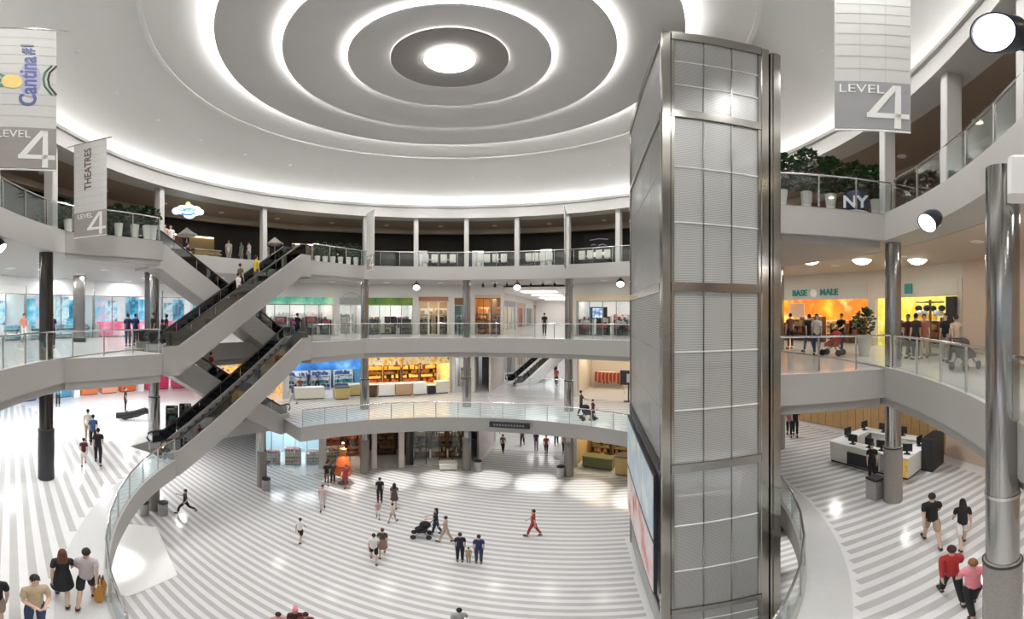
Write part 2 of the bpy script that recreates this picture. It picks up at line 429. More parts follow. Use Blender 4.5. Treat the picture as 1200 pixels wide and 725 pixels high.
# ================================================================== SHOP FRONTS
class Frame:
    def __init__(s, A, B, z):
        s.A = Vector((A[0], A[1])); d = Vector((B[0], B[1])) - s.A
        s.W = d.length; s.rz = math.atan2(d.y, d.x); s.u = d.normalized(); s.n = Vector((-s.u.y, s.u.x)); s.z = z
    def w(s, x, y, z=0.0):
        p = s.A + s.u * x + s.n * y; return (p.x, p.y, s.z + z)
    def loc(s): return (s.A.x, s.A.y, s.z)

def lightmat(st, col): return mat('light_%.1f_%.2f_%.2f' % (st, col[1], col[2]), (1, 1, 1), emit=st, ecol=col)
def shop(label, A, B, z, H, depth=3.5, head=(2.45, 3.0), headmat=None, wall=None, bulk=None, light=(6, (1, 0.97, 0.92)), panes=4, pil=0.25,
         frame=None, sill=0.0, ceil_z=None, floor=None, mull=0.05, cat='shop'):
    fr = Frame(A, B, z); W = fr.W
    t = thing('shop', label, cat, fr.loc(), fr.rz)
    wall = wall or M_white; bulk = bulk or M_soffit; frame = frame or M_steel
    cz = ceil_z or (head[1] - 0.05)
    obj('back_wall', MB().box(0, W, depth, depth + 0.1, 0, cz + 0.1), wall, t)
    obj('side_wall', MB().box(0, 0.08, 0.1, depth, 0, cz + 0.1), wall, t)
    obj('side_wall', MB().box(W - 0.08, W, 0.1, depth, 0, cz + 0.1), wall, t)
    obj('shop_ceiling', MB().box(0.08, W - 0.08, 0.1, depth, cz, cz + 0.1), M_white, t)
    if floor: obj('shop_floor', MB().box(0.08, W - 0.08, 0.1, depth, 0.012, 0.03), floor, t)
    if light:
        npan = max(1, int(W / 2.2))
        for i in range(npan):
            c = W * (i + 0.5) / npan
            light = (light[0], light[1])
            obj('light_panel', MB().box(c - 0.35 * W / npan, c + 0.35 * W / npan, depth * 0.35, depth * 0.7, cz - 0.04, cz - 0.005), lightmat(light[0] * 0.55, light[1]), t)
    obj('bulkhead', MB().box(0, W, 0.0, 0.18, head[1], H), bulk, t)
    obj('fascia_sign', MB().box(pil, W - pil, -0.06, 0.16, head[0], head[1]), headmat or bulk, t)
    obj('pilaster', MB().box(0, pil, -0.04, 0.2, 0, head[1]), frame if pil < 0.2 else bulk, t)
    obj('pilaster', MB().box(W - pil, W, -0.04, 0.2, 0, head[1]), frame if pil < 0.2 else bulk, t)
    if panes:
        pw = (W - 2 * pil) / panes
        door = panes // 2
        for i in range(panes + 1):
            x = pil + i * pw
            obj('mullion', MB().box(x - mull / 2, x + mull / 2, 0.02, 0.1, 0, head[0]), frame, t)
        for i in range(panes):
            if i == door and panes > 2: continue
            obj('glass_pane', MB().box(pil + i * pw + mull / 2, pil + (i + 1) * pw - mull / 2, 0.05, 0.07, sill + 0.05, head[0]), M_shopglass, t)
        obj('top_rail', MB().box(pil, W - pil, 0.02, 0.1, head[0] - 0.06, head[0]), frame, t)
    return t, fr

def blocks(rng, x0, x1, y, z, hmin, hmax, wmin, wmax, d=0.2):
    m = MB(); x = x0
    while x < x1 - wmin:
        w = rng.uniform(wmin, wmax); h = rng.uniform(hmin, hmax)
        if rng.random() < 0.85: m.cham(x, min(x + w, x1), y, y + d, z, z + h, min(0.015, w * 0.2))
        x += w + 0.02
    return m
def shelf_unit(fr, x, y, w, h, cols, label, group, rng, rows=4, frame=None, d=0.4, turn=0.0):
    t = thing('display_shelf', label, 'shelf', fr.w(x, y), fr.rz + turn, group)
    frame = frame or M_white
    obj('frame', MB().box(0, 0.04, 0, d, 0.02, h).box(w - 0.04, w, 0, d, 0.02, h).box(0.04, w - 0.04, d - 0.03, d, 0.02, h), frame, t)
    for r in range(rows):
        z = 0.15 + (h - 0.2) * r / rows
        sb = obj('shelf', MB().box(0.04, w - 0.04, 0, d - 0.03, z, z + 0.03), frame, t)
        c = cols[r % len(cols)]
        g = blocks(rng, 0.06, w - 0.06, 0.05, z + 0.03, (h / rows) * 0.45, (h / rows) * 0.85, 0.07, 0.22, d - 0.12)
        if g.v: obj('merchandise', g, mat('goods_%.2f_%.2f_%.2f' % c, c, 0.45, vary=0.25, scale=9), sb)['kind'] = 'stuff'
    return t
def clothes_rack(fr, x, y, w, cols, label, group, rng):
    t = thing('clothes_rack', label, 'clothes rack', fr.w(x, y), fr.rz, group)
    obj('rail', MB().tube([(0, 0, 0.03), (0, 0, 1.5), (w, 0, 1.5), (w, 0, 0.03)], 0.02, 6), M_steel, t)
    obj('foot', MB().box(-0.02, 0.02, -0.25, 0.25, 0.012, 0.05), M_steel, t); obj('foot', MB().box(w - 0.02, w + 0.02, -0.25, 0.25, 0.012, 0.05), M_steel, t)
    n = int(w / 0.11)
    for i in range(n):
        c = cols[i % len(cols)]; xx = 0.07 + i * (w - 0.14) / max(1, n - 1); L = rng.uniform(0.7, 1.05)
        m = MB().stack([([(xx - 0.035, -0.2), (xx + 0.035, -0.2), (xx + 0.035, 0.2), (xx - 0.035, 0.2)], 1.46 - L), ([(xx - 0.03, -0.21), (xx + 0.03, -0.21), (xx + 0.03, 0.21), (xx - 0.03, 0.21)], 1.36), ([(xx - 0.01, -0.04), (xx + 0.01, -0.04), (xx + 0.01, 0.04), (xx - 0.01, 0.04)], 1.48)])
        obj('garment', m, mat('cloth_%.2f_%.2f_%.2f' % c, c, 0.8, vary=0.2), t)
    return t
def counter(fr, x, y, w, d, h, body, top, label, group=None, turn=0.0, items=None):
    t = thing('display_counter', label, 'counter', fr.w(x, y), fr.rz + turn, group)
    obj('body', MB().box(0, w, 0, d, 0.1, h - 0.06), body, t)
    obj('plinth', MB().box(0.05, w - 0.05, 0.06, d - 0.05, 0.012, 0.1), M_blackm, t)
    obj('top', MB().cham(-0.03, w + 0.03, -0.03, d + 0.03, h - 0.06, h, 0.015), top, t)
    n = max(1, round(w / 0.8))
    for i in range(n):
        a = w * i / n
        obj('front_panel', MB().box(a + 0.03, a + w / n - 0.03, -0.015, 0.0, 0.15, h - 0.1), body, t)
    return t
def wallposter(fr, x, y, z, w, h, m, label, group=None, name='wall_poster', frame=None):
    t = thing(name, label, 'poster', fr.w(x, y, z), fr.rz, group)
    obj('frame', MB().box(0, w, 0, 0.04, 0, h), frame or M_white, t)
    obj('print', MB().box(0.04, w - 0.04, -0.012, 0, 0.04, h - 0.04), m, t)
    return t
rng = random.Random(3)
m_dkw = mat('dark_walnut', (0.10, 0.05, 0.03), 0.4)
WARM = (1.0, 0.86, 0.62); COOL = (0.9, 0.97, 1.0); NEUT = (1.0, 0.97, 0.92)

# ---- level 3, far side (wall circle 18)
H3 = L4 - 0.85 - L3; H2 = L3 - 1.25 - L2; H1 = L2 - 0.85
m_greenband = poster('green_sign', [(0.55, 0.70, 0.45), (0.20, 0.50, 0.35), (0.02, 0.28, 0.24)], 0.9, 0.35)
m_olive = poster('olive_sign', [(0.30, 0.30, 0.05), (0.10, 0.22, 0.04), (0.02, 0.12, 0.05)], 0.8, 0.15)
t, fr = shop('white shop with a pale-to-teal green sign band right of the escalator top', RP(300, 18), RP(394, 18), L3, H3, headmat=m_greenband, light=(9, NEUT), panes=5)
for i in range(4):
    shelf_unit(fr, 0.6 + i * 1.55, 2.9, 1.3, 1.9, [(0.75, 0.75, 0.74), (0.35, 0.45, 0.45), (0.7, 0.2, 0.25), (0.5, 0.5, 0.5)], 'white shelf of pale goods inside the teal-signed shop', 'shelves in the teal-signed shop', rng)
for i in range(2):
    clothes_rack(fr, 1.0 + i * 2.6, 1.3, 1.5, [(0.15, 0.2, 0.22), (0.6, 0.6, 0.6), (0.4, 0.35, 0.3)], 'rack of grey clothes in the teal-signed shop', 'racks in the teal-signed shop', rng)
t, fr = shop('narrow white-framed shop with an arched grey sign beside the teal-signed shop', RP(394, 18), RP(428, 18), L3, H3, headmat=mat('grey_sign', (0.35, 0.38, 0.38), 0.5), light=(7, NEUT), panes=2, frame=M_white, mull=0.14)
shelf_unit(fr, 0.5, 2.9, 1.5, 1.8, [(0.5, 0.45, 0.35), (0.2, 0.2, 0.18)], 'shelf of brown goods in the narrow white-framed shop', None, rng)
obj('arch_sign', MB().tube([(0.5, -0.1, 3.0), (0.8, -0.1, 3.25), (1.2, -0.1, 3.35), (1.6, -0.1, 3.25), (1.9, -0.1, 3.0)], 0.06, 6), M_steel, t)
t, fr = shop('white shop with an olive and dark green sign band', RP(428, 18), RP(487, 18), L3, H3, headmat=m_olive, light=(10, NEUT), panes=4)
for i in range(3):
    shelf_unit(fr, 0.4 + i * 1.35, 2.9, 1.2, 1.5, [(0.30, 0.28, 0.18), (0.7, 0.65, 0.55), (0.45, 0.40, 0.25)], 'low shelf of olive goods in the dark green signed shop', 'shelves in the olive-signed shop', rng)
clothes_rack(fr, 2.6, 1.4, 1.0, [(0.08, 0.05, 0.1), (0.5, 0.4, 0.5)], 'rack of dark clothes in the olive-signed shop', None, rng)
counter(fr, 0.5, 1.0, 1.7, 0.5, 0.95, mat('cream_panel', (0.75, 0.72, 0.62), 0.5), M_white, 'cream counter in the olive-signed shop')
t, fr = shop('cream-framed shop with tan displays on the third floor', RP(487, 18), RP(529, 18), L3, H3, head=(2.75, 3.1), headmat=mat('rust_sign', (0.40, 0.16, 0.09), 0.5), light=(8, WARM), panes=3, frame=mat('cream_frame', (0.78, 0.74, 0.62), 0.5), mull=0.16, wall=mat('tan_wall', (0.66, 0.50, 0.34), 0.6))
for i in range(2):
    shelf_unit(fr, 0.35 + i * 1.3, 2.6, 1.15, 2.2, [(0.45, 0.28, 0.14), (0.75, 0.70, 0.62), (0.55, 0.35, 0.20)], 'tall shelf of tan goods in the cream-framed shop', 'shelves in the cream-framed shop', rng)
t, fr = shop('small green-walled shop left of the orange shop', RP(529, 18), RP(553, 18), L3, H3, headmat=mat('brown_sign', (0.20, 0.11, 0.05), 0.5), light=(4, NEUT), panes=2, wall=mat('deep_green', (0.03, 0.20, 0.12), 0.5))
shelf_unit(fr, 0.3, 2.6, 1.0, 1.6, [(0.02, 0.10, 0.07), (0.03, 0.18, 0.12)], 'shelf of dark green goods in the small green shop', None, rng)
t, fr = shop('amber-lit shop with orange displays on the third floor', RP(553, 18), RP(590, 18), L3, H3, head=(3.0, 3.25), headmat=mat('tan_sign', (0.55, 0.42, 0.30), 0.5), light=(8, (1, 0.72, 0.36)), panes=3, frame=mat('bronze', (0.25, 0.16, 0.09), 0.4, 0.6), wall=mat('amber_wall', (0.72, 0.36, 0.10), 0.5))
for i in range(2):
    shelf_unit(fr, 0.3 + i * 1.15, 2.4, 1.05, 2.3, [(0.75, 0.34, 0.08), (0.45, 0.14, 0.05), (0.85, 0.55, 0.25)], 'shelf of orange goods in the amber-lit shop', 'shelves in the amber-lit shop', rng)
for (a, b, n, cols, nm) in ((302, 392, 5, [(0.05, 0.10, 0.10), (0.25, 0.28, 0.28), (0.5, 0.1, 0.15)], 'teal-signed'), (430, 485, 3, [(0.12, 0.11, 0.06), (0.30, 0.26, 0.16), (0.08, 0.05, 0.09)], 'olive-signed'), (489, 527, 2, [(0.30, 0.17, 0.08), (0.18, 0.20, 0.12)], 'cream-framed'), (555, 588, 2, [(0.55, 0.20, 0.05), (0.25, 0.08, 0.03)], 'amber-lit'), (674, 738, 3, [(0.06, 0.06, 0.08), (0.45, 0.08, 0.05), (0.6, 0.55, 0.5)], 'cream-fronted')):
    f2 = Frame(RP(a, 18.6), RP(b, 18.6), L3)
    for i in range(n):
        shelf_unit(f2, (i + 0.15) * f2.W / n, 0.2, 0.7 * f2.W / n, 1.25 + 0.25 * (i % 2), cols, 'dark low window display in the %s shop' % nm, 'window displays of the %s shop' % nm, rng, 3, M_blackm)
    for i in range(n):
        clothes_rack(f2, (i + 0.2) * f2.W / n, 1.25, 0.6 * f2.W / n, cols + [(0.6, 0.58, 0.55)], 'clothes rack behind the windows of the %s shop' % nm, 'inner racks of the %s shop' % nm, rng)
# corridor on levels 1, 2, 3 along the building axis between the columns at 5 and 35 degrees
def CA(s, p): return (s * tx + p * nx, CY + s * ty + p * ny)      # across, along
CW = 3.55
for lev, (z, H, lc) in {'one': (L1, H1, (1, 0.98, 0.95)), 'two': (L2, H2, (1, 0.98, 0.97)), 'three': (L3, H3 - 0.3, (1, 0.97, 0.94))}.items():
    r0 = 15.0 if lev == 'one' else 18.3
    m = MB().prism([CA(-CW - 0.3, r0), CA(CW + 0.3, r0), CA(CW + 0.3, 46), CA(-CW - 0.3, 46)], z + H, z + H + 0.15)
    oc = struct('ceiling_corridor_' + lev, m, M_white, 'white ceiling of the far corridor on level ' + lev)
    for k in range(4):
        p = r0 + 3 + 6.5 * k
        struct('light_panel', MB().prism([CA(-1.6, p), CA(1.6, p), CA(1.6, p + 2.2), CA(-1.6, p + 2.2)], z + H - 0.04, z + H - 0.005), lightmat(4, lc), parent=oc)
    struct('wall_end_' + lev, MB().prism([CA(-CW, 45), CA(CW, 45), CA(CW, 45.2), CA(-CW, 45.2)], z, z + H), mat('end_wall', (0.78, 0.75, 0.74), 0.6), 'pale end wall of the corridor on level ' + lev)
    for side in (-1, 1):
        struct('wall_corridor_%s_%s' % (lev, 'left' if side < 0 else 'right'), MB().prism([CA(side * CW, r0), CA(side * CW, r0 + 4.55), CA(side * (CW + 0.15), r0 + 4.55), CA(side * (CW + 0.15), r0)], z, z + H), mat('corridor_wall', (0.66, 0.60, 0.54), 0.5), '%s wall at the mouth of the corridor on level %s' % ('left' if side < 0 else 'right', lev))
        for k in range(4):
            a, b = r0 + 4.6 + k * 6.4, r0 + 4.6 + k * 6.4 + 6.2
            A, B = (CA(-CW, a), CA(-CW, b)) if side < 0 else (CA(CW, b), CA(CW, a))
            c = [(0.55, 0.40, 0.25), (0.72, 0.70, 0.68), (0.50, 0.20, 0.16), (0.30, 0.32, 0.36)][(k + (side > 0) + len(lev)) % 4]
            shop('%s corridor shop on level %s, %s side, number %s from the atrium' % (['tan', 'white', 'red-brown', 'slate'][(k + (side > 0) + len(lev)) % 4], lev, 'left' if side < 0 else 'right', ['one', 'two', 'three', 'four'][k]),
                 A, B, z, H, depth=2.0, headmat=mat('corr_%d_%s' % (k, side), tuple(min(1, v * 0.9) for v in c), 0.5), wall=mat('corrw_%.2f' % c[0], c, 0.6), light=(5, WARM if k % 2 == 0 else NEUT), panes=3)
            if k < 3:
                f2 = Frame(A, B, z)
                shelf_unit(f2, 0.6, 1.4, 2.2, 1.7, [c, (0.7, 0.66, 0.6), (0.3, 0.2, 0.15)], 'shelf of goods in a corridor shop on level ' + lev, 'corridor shelves on level ' + lev, rng)
# right of the corridor, levels 3 and 2
t, fr = shop('cream-fronted shop with a black screen and red goods beside the lift tower', RP(672, 18), RP(742, 18), L3, H3, head=(2.7, 3.2), headmat=mat('cream_sign', (0.66, 0.56, 0.42), 0.5), light=(7, NEUT), panes=4)
tv = thing('wall_screen', 'black screen with a pale blue picture in the cream-fronted shop', 'screen', fr.w(1.0, 0.9, 1.3), fr.rz)
obj('casing', MB().box(0, 1.5, 0, 0.06, 0, 0.95), M_blackm, tv); obj('display', MB().box(0.3, 1.1, -0.01, 0, 0.1, 0.85), poster('blue_screen', [(0.02, 0.03, 0.06), (0.3, 0.4, 0.6), (0.8, 0.85, 0.95)], 3, 0.8), tv)
obj('stand', MB().box(0.7, 0.8, 0.0, 0.06, -1.28, 0.0).box(0.4, 1.1, -0.15, 0.2, -1.29, -1.25), M_blackm, tv)
for i in range(2):
    shelf_unit(fr, 2.6 + i * 1.1, 2.4, 1.0, 1.7, [(0.70, 0.12, 0.06), (0.75, 0.65, 0.6), (0.55, 0.10, 0.05)], 'shelf of red goods in the cream-fronted shop', 'red shelves in the cream-fronted shop', rng)
t, fr = shop('pale shop with hanging red garments right of the corridor on the second floor', RP(672, 18), RP(742, 18), L2, H2, head=(3.1, 3.3), light=(7, WARM), panes=0, wall=mat('pale_tan', (0.70, 0.62, 0.52), 0.6), depth=4.5)
clothes_rack(fr, 0.6, 3.8, 2.6, [(0.5, 0.08, 0.05), (0.3, 0.05, 0.05), (0.65, 0.3, 0.15)], 'rack of red garments in the pale second floor shop', None, rng)
clothes_rack(fr, 3.6, 2.2, 1.4, [(0.7, 0.66, 0.6), (0.55, 0.5, 0.42)], 'rack of cream garments in the pale second floor shop', None, rng)
tv = thing('wall_screen', 'black framed screen on a stand by the lift tower on the second floor', 'screen', fr.w(3.9, -0.6, 1.3), fr.rz)
obj('casing', MB().box(0, 1.25, 0, 0.07, 0, 1.1), M_blackm, tv); obj('display', MB().box(0.5, 0.9, -0.01, 0, 0.2, 0.85), mat('grey_print', (0.45, 0.46, 0.5), 0.4), tv); obj('stand', MB().box(0.58, 0.68, 0.0, 0.06, -1.28, 0).box(0.3, 0.95, -0.2, 0.25, -1.29, -1.25), M_blackm, tv)

# ---- level 2, far side
m_blue = poster('blue_sign', [(0.02, 0.08, 0.28), (0.05, 0.22, 0.60), (0.25, 0.55, 0.85)], 0.7, 0.6)
t, fr = shop('blue-signed shop with beige kiosks on the second floor', RP(335, 18), RP(428, 18), L2, H2, head=(2.2, 3.1), headmat=m_blue, light=(8, NEUT), panes=0, wall=mat('sea_blue', (0.10, 0.28, 0.42), 0.5))
for i in range(3):
    shelf_unit(fr, 0.5 + i * 2.0, 2.8, 1.7, 1.7, [(0.05, 0.12, 0.28), (0.04, 0.25, 0.25), (0.6, 0.65, 0.7)], 'shelf of navy and teal goods in the blue-signed shop', 'shelves in the blue-signed shop', rng)
counter(fr, 0.5, -0.6, 2.4, 0.7, 0.95, mat('cream_panel', (0.75, 0.72, 0.62), 0.5), M_white, 'long cream counter in front of the blue-signed shop')
m_khaki = mat('khaki_panel', (0.55, 0.46, 0.20), 0.5)
counter(fr, 3.6, -1.2, 1.1, 0.8, 1.0, m_khaki, M_blackm, 'khaki kiosk with a dark top before the blue-signed shop')
counter(fr, 5.0, -0.35, 0.9, 0.6, 1.0, m_khaki, M_white, 'khaki kiosk with a pale top beside the far column')
m_warm = poster('market_sign', [(0.75, 0.30, 0.04), (0.90, 0.60, 0.12), (0.85, 0.75, 0.55), (0.30, 0.06, 0.03)], 2.2, 0.15)
t, fr = shop('glowing orange and yellow food shop with white counters on the second floor', RP(428, 17.4), RP(530, 18.6), L2, H2, head=(2.5, 3.5), headmat=m_warm, light=(22, (1, 0.78, 0.42)), panes=0, wall=m_warm)
for i in range(4):
    shelf_unit(fr, 0.3 + i * 1.65, 2.7, 1.5, 2.1, [(0.75, 0.40, 0.08), (0.45, 0.08, 0.04), (0.80, 0.60, 0.20), (0.25, 0.10, 0.04)], 'shelf of orange and brown goods in the glowing food shop', 'shelves in the glowing food shop', rng, 5, m_dkw)
for i, (x, w, m, lb) in enumerate([(0.1, 0.8, m_dkw, 'dark walnut counter at the left end of the food shop'), (1.0, 1.3, M_white, 'white counter left of centre in the food shop'), (2.4, 1.3, mat('tan_counter', (0.55, 0.38, 0.24), 0.5), 'tan counter in the middle of the food shop'),
                                   (3.8, 1.1, M_white, 'white counter right of centre in the food shop'), (5.0, 0.6, M_blackm, 'black bin-like counter in the food shop'), (5.7, 1.1, mat('cream_panel', (0.75, 0.72, 0.62), 0.5), 'cream counter at the right end of the food shop')]):
    counter(fr, x, -0.4 + 0.0 * i, w, 0.6, 1.05 if m is not M_blackm else 0.8, m, M_white, lb)
t, fr = shop('pale narrow shop front left of the second floor corridor', RP(530, 18.4), RP(556, 18.2), L2, H2, head=(3.0, 3.3), light=(6, NEUT), panes=2)
shelf_unit(fr, 0.3, 2.5, 1.1, 1.9, [(0.5, 0.45, 0.4), (0.2, 0.2, 0.2)], 'shelf in the pale narrow shop', None, rng)

# ---- level 1, far side (wall circle 14.6 .. 15)
t, fr = shop('pale blue glass shop front at ground level left of the orange display', RP(300, 16.5), RP(378, 15), L1, H1, head=(3.1, 3.5), headmat=mat('aqua_sign', (0.45, 0.62, 0.66), 0.5), light=(15.4, COOL), panes=5, wall=mat('aqua_wall', (0.55, 0.68, 0.74), 0.5))
for i in range(4):
    shelf_unit(fr, 0.5 + i * 1.5, 0.7, 1.2, 1.2 + 0.2 * (i % 2), [(0.45, 0.25, 0.25), (0.35, 0.32, 0.18), (0.6, 0.5, 0.45)], 'low display of pink and olive goods in the pale blue window', 'displays in the pale blue shop', rng)
t, fr = shop('brown shop with hanging red-orange displays behind the orange dress', RP(378, 15), RP(428, 14.7), L1, H1, head=(3.3, 3.7), headmat=mat('dark_brown_sign', (0.18, 0.10, 0.06), 0.5), light=(11.0, WARM), panes=3, wall=mat('red_brown', (0.38, 0.12, 0.07), 0.6), frame=mat('bronze', (0.25, 0.16, 0.09), 0.4, 0.6))
for i in range(2):
    shelf_unit(fr, 0.4 + i * 1.6, 2.2, 1.4, 2.4, [(0.55, 0.16, 0.06), (0.60, 0.40, 0.25), (0.25, 0.08, 0.05)], 'tall shelf of red-brown goods behind the orange dress', 'shelves behind the orange dress', rng, 5, m_dkw)
t, fr = shop('dark shop with a pale stone portal at ground level', RP(428, 14.7), RP(480, 14.5), L1, H1, head=(3.5, 3.9), headmat=M_dark, light=(1.2, WARM), panes=0, wall=mat('dim_brown', (0.12, 0.08, 0.05), 0.6), bulk=mat('dim_brown', (0.12, 0.08, 0.05), 0.6))
m_stone = mat('portal_stone', (0.74, 0.67, 0.60), 0.5, vary=0.1)
obj('portal', MB().cham(0.45, 0.82, -0.5, 0.1, 0, 3.0, 0.03), m_stone, t); obj('portal', MB().cham(2.35, 2.75, -0.5, 0.1, 0, 3.0, 0.03), m_stone, t); obj('lintel', MB().cham(0.35, 2.85, -0.54, 0.1, 2.9, 3.3, 0.03), m_stone, t)
shelf_unit(fr, 0.8, 2.2, 1.6, 2.2, [(0.25, 0.12, 0.05), (0.40, 0.22, 0.10)], 'shelf of brown goods seen through the stone portal', None, rng, 5, m_dkw)
t, fr = shop('dark glass shop front with red-brown goods beside the stone portal', RP(480, 14.5), RP(549, 14.6), L1, H1, head=(3.4, 3.8), headmat=M_dark, light=(5.5, WARM), panes=4, wall=mat('dim_brown', (0.12, 0.08, 0.05), 0.6), bulk=M_dark, frame=M_blackm)
for i in range(3):
    shelf_unit(fr, 0.3 + i * 1.3, 1.2, 1.15, 2.4, [(0.32, 0.14, 0.08), (0.5, 0.38, 0.28), (0.12, 0.14, 0.06)], 'shelf of red-brown goods in the dark glass shop front', 'shelves in the dark glass front', rng, 5, m_dkw)
counter(fr, 2.1, -1.2, 1.2, 0.8, 0.55, mat('cream_panel', (0.75, 0.72, 0.62), 0.5), M_white, 'low cream bench block left of the far centre column')
t, fr = shop('tan and yellow shop right of the ground floor corridor', RP(672, 15.2), RP(745, 15.2), L1, H1, head=(3.2, 3.7), headmat=mat('ochre', (0.55, 0.40, 0.18), 0.5), light=(13.2, WARM), panes=0, wall=mat('ochre_wall', (0.58, 0.42, 0.20), 0.6))
for i in range(2):
    shelf_unit(fr, 0.4 + i * 1.8, 2.4, 1.6, 2.0, [(0.60, 0.42, 0.18), (0.55, 0.25, 0.18), (0.35, 0.30, 0.12)], 'shelf of yellow goods in the tan ground floor shop', 'shelves in the tan shop', rng, 5, m_dkw)
counter(fr, 0.6, 0.2, 2.2, 0.8, 0.95, mat('olive_counter', (0.16, 0.17, 0.07), 0.4), mat('olive_counter', (0.16, 0.17, 0.07), 0.4), 'dark olive counter in the tan ground floor shop')
counter(fr, 3.2, -0.4, 1.0, 0.7, 1.5, mat('amber_cabinet', (0.62, 0.42, 0.14), 0.4), M_blackm, 'amber cabinet on a black base near the lift tower')

# ---- left side: level 3 bright blue store, level 2 concourse fronts
m_cyan = [poster('cyan_print_%d' % i, c, s, 0.35) for i, (c, s) in enumerate([([(0.70, 0.85, 0.92), (0.10, 0.50, 0.72), (0.01, 0.14, 0.26), (0.5, 0.8, 0.9)], 0.9), ([(0.8, 0.9, 0.94), (0.20, 0.60, 0.80), (0.02, 0.28, 0.46)], 1.3), ([(0.85, 0.85, 0.88), (0.75, 0.55, 0.70), (0.25, 0.65, 0.82), (0.03, 0.25, 0.42)], 1.0), ([(0.10, 0.55, 0.78), (0.7, 0.88, 0.93), (0.02, 0.20, 0.36)], 1.5)])]
m_pink = poster('pink_print', [(0.65, 0.06, 0.18), (0.75, 0.18, 0.30), (0.9, 0.6, 0.7)], 0.9, 0.4)
px = [-70, 30, 110, 190, 262]
for i in range(4):
    t, fr = shop(['bright blue glass store bay at the left edge on the third floor', 'bright blue glass store bay left of the inner pillar on the third floor', 'white and pink glass store bay left of the escalator on the third floor', 'blue and red glass store bay behind the escalator on the third floor'][i],
                 RP(px[i], 21.5), RP(px[i + 1], 21.5), L3, H3, depth=5, head=(3.0, 3.5), headmat=M_white, light=(6, COOL), panes=4, bulk=mat('store_white', (0.85, 0.87, 0.88), 0.5), floor=M_floor_w, pil=0.06)
    for j in range(4):
        W = fr.W / 4
        wallposter(fr, j * W + 0.12, 1.0 + 0.9 * (j % 2), 0.85 + 0.15 * (j % 3), W - 0.24, 1.75 + 0.15 * ((i + j) % 3), m_cyan[(i + j) % 4], '%s hanging print in the %s' % (['first', 'second', 'third', 'fourth'][j], ['leftmost blue store bay', 'blue store bay by the inner pillar', 'pink store bay', 'store bay behind the escalator'][i]), 'prints in the blue store', 'hanging_print')
    for j in range(3):
        shelf_unit(fr, 0.5 + j * fr.W / 3, 0.35, 1.7, 1.0, [(0.2, 0.55, 0.70), (0.85, 0.9, 0.92), (0.1, 0.35, 0.45)] if i < 2 else [(0.65, 0.10, 0.22), (0.85, 0.85, 0.88), (0.3, 0.6, 0.75)],
                   'low shelf of %s goods in %s' % ('blue' if i < 2 else 'red and blue', ['the leftmost store bay', 'the store bay by the inner pillar', 'the pink store bay', 'the bay behind the escalator'][i]), 'low shelves in store bay %s' % ['one', 'two', 'three', 'four'][i], rng)
    if i >= 2: counter(fr, 0.6, 0.3, fr.W - 1.2, 0.6, 1.15, m_pink, m_pink, ['long pink counter in the third floor store left of the dark pillar', 'long red counter in the third floor store right of the dark pillar'][i - 2])
px = [-80, 20, 90, 165, 262]
for i in range(4):
    t, fr = shop(['white shop bay at the far left of the second floor concourse', 'blue and white shop bay behind the dark column on the second floor', 'orange and white shop bay at the back of the concourse', 'pink-signed shop bay behind the escalator foot'][i],
                 RP(px[i], 24.5), RP(px[i + 1], 24.5), L2, H2, depth=4, head=(2.4, 3.2), headmat=[M_white, m_cyan[1], poster('orange_print', [(0.8, 0.30, 0.10), (0.9, 0.65, 0.45), (0.9, 0.85, 0.85)], 0.6, 0.5), m_pink][i], light=(6, COOL), panes=0, bulk=mat('store_white', (0.85, 0.87, 0.88), 0.5), floor=M_floor_w)
    for j in range(3):
        shelf_unit(fr, 0.6 + j * fr.W / 3, 1.5, 1.7, 1.6, [[(0.7, 0.75, 0.8), (0.1, 0.35, 0.5)], [(0.1, 0.3, 0.5), (0.85, 0.88, 0.9)], [(0.75, 0.3, 0.15), (0.85, 0.8, 0.8)], [(0.10, 0.12, 0.13), (0.15, 0.2, 0.2)]][i],
                   'shelf in the %s of the concourse' % ['leftmost white bay', 'blue and white bay', 'orange and white bay', 'pink-signed bay'][i], 'concourse shelves bay %s' % ['one', 'two', 'three', 'four'][i], rng)
    cc = [[(0.04, 0.22, 0.36), (0.5, 0.6, 0.7), (0.03, 0.30, 0.40)], [(0.10, 0.16, 0.40), (0.45, 0.35, 0.55), (0.08, 0.30, 0.50)], [(0.75, 0.20, 0.06), (0.80, 0.35, 0.25), (0.70, 0.16, 0.05)], [(0.65, 0.04, 0.14), (0.70, 0.08, 0.2), (0.6, 0.03, 0.1)]][i]
    for j in range(3):
        counter(fr, 0.5 + j * (fr.W - 0.5) / 3, 0.2, (fr.W - 1.6) / 3, 0.6, 1.2, mat('bay_%d_%d' % (i, j), cc[j], 0.5), M_white if j % 2 else mat('bay_%d_%d' % (i, j), cc[j], 0.5), '%s counter of the %s behind the concourse' % (['left', 'middle', 'right'][j], ['leftmost teal bay', 'blue bay', 'orange bay', 'pink bay'][i]))
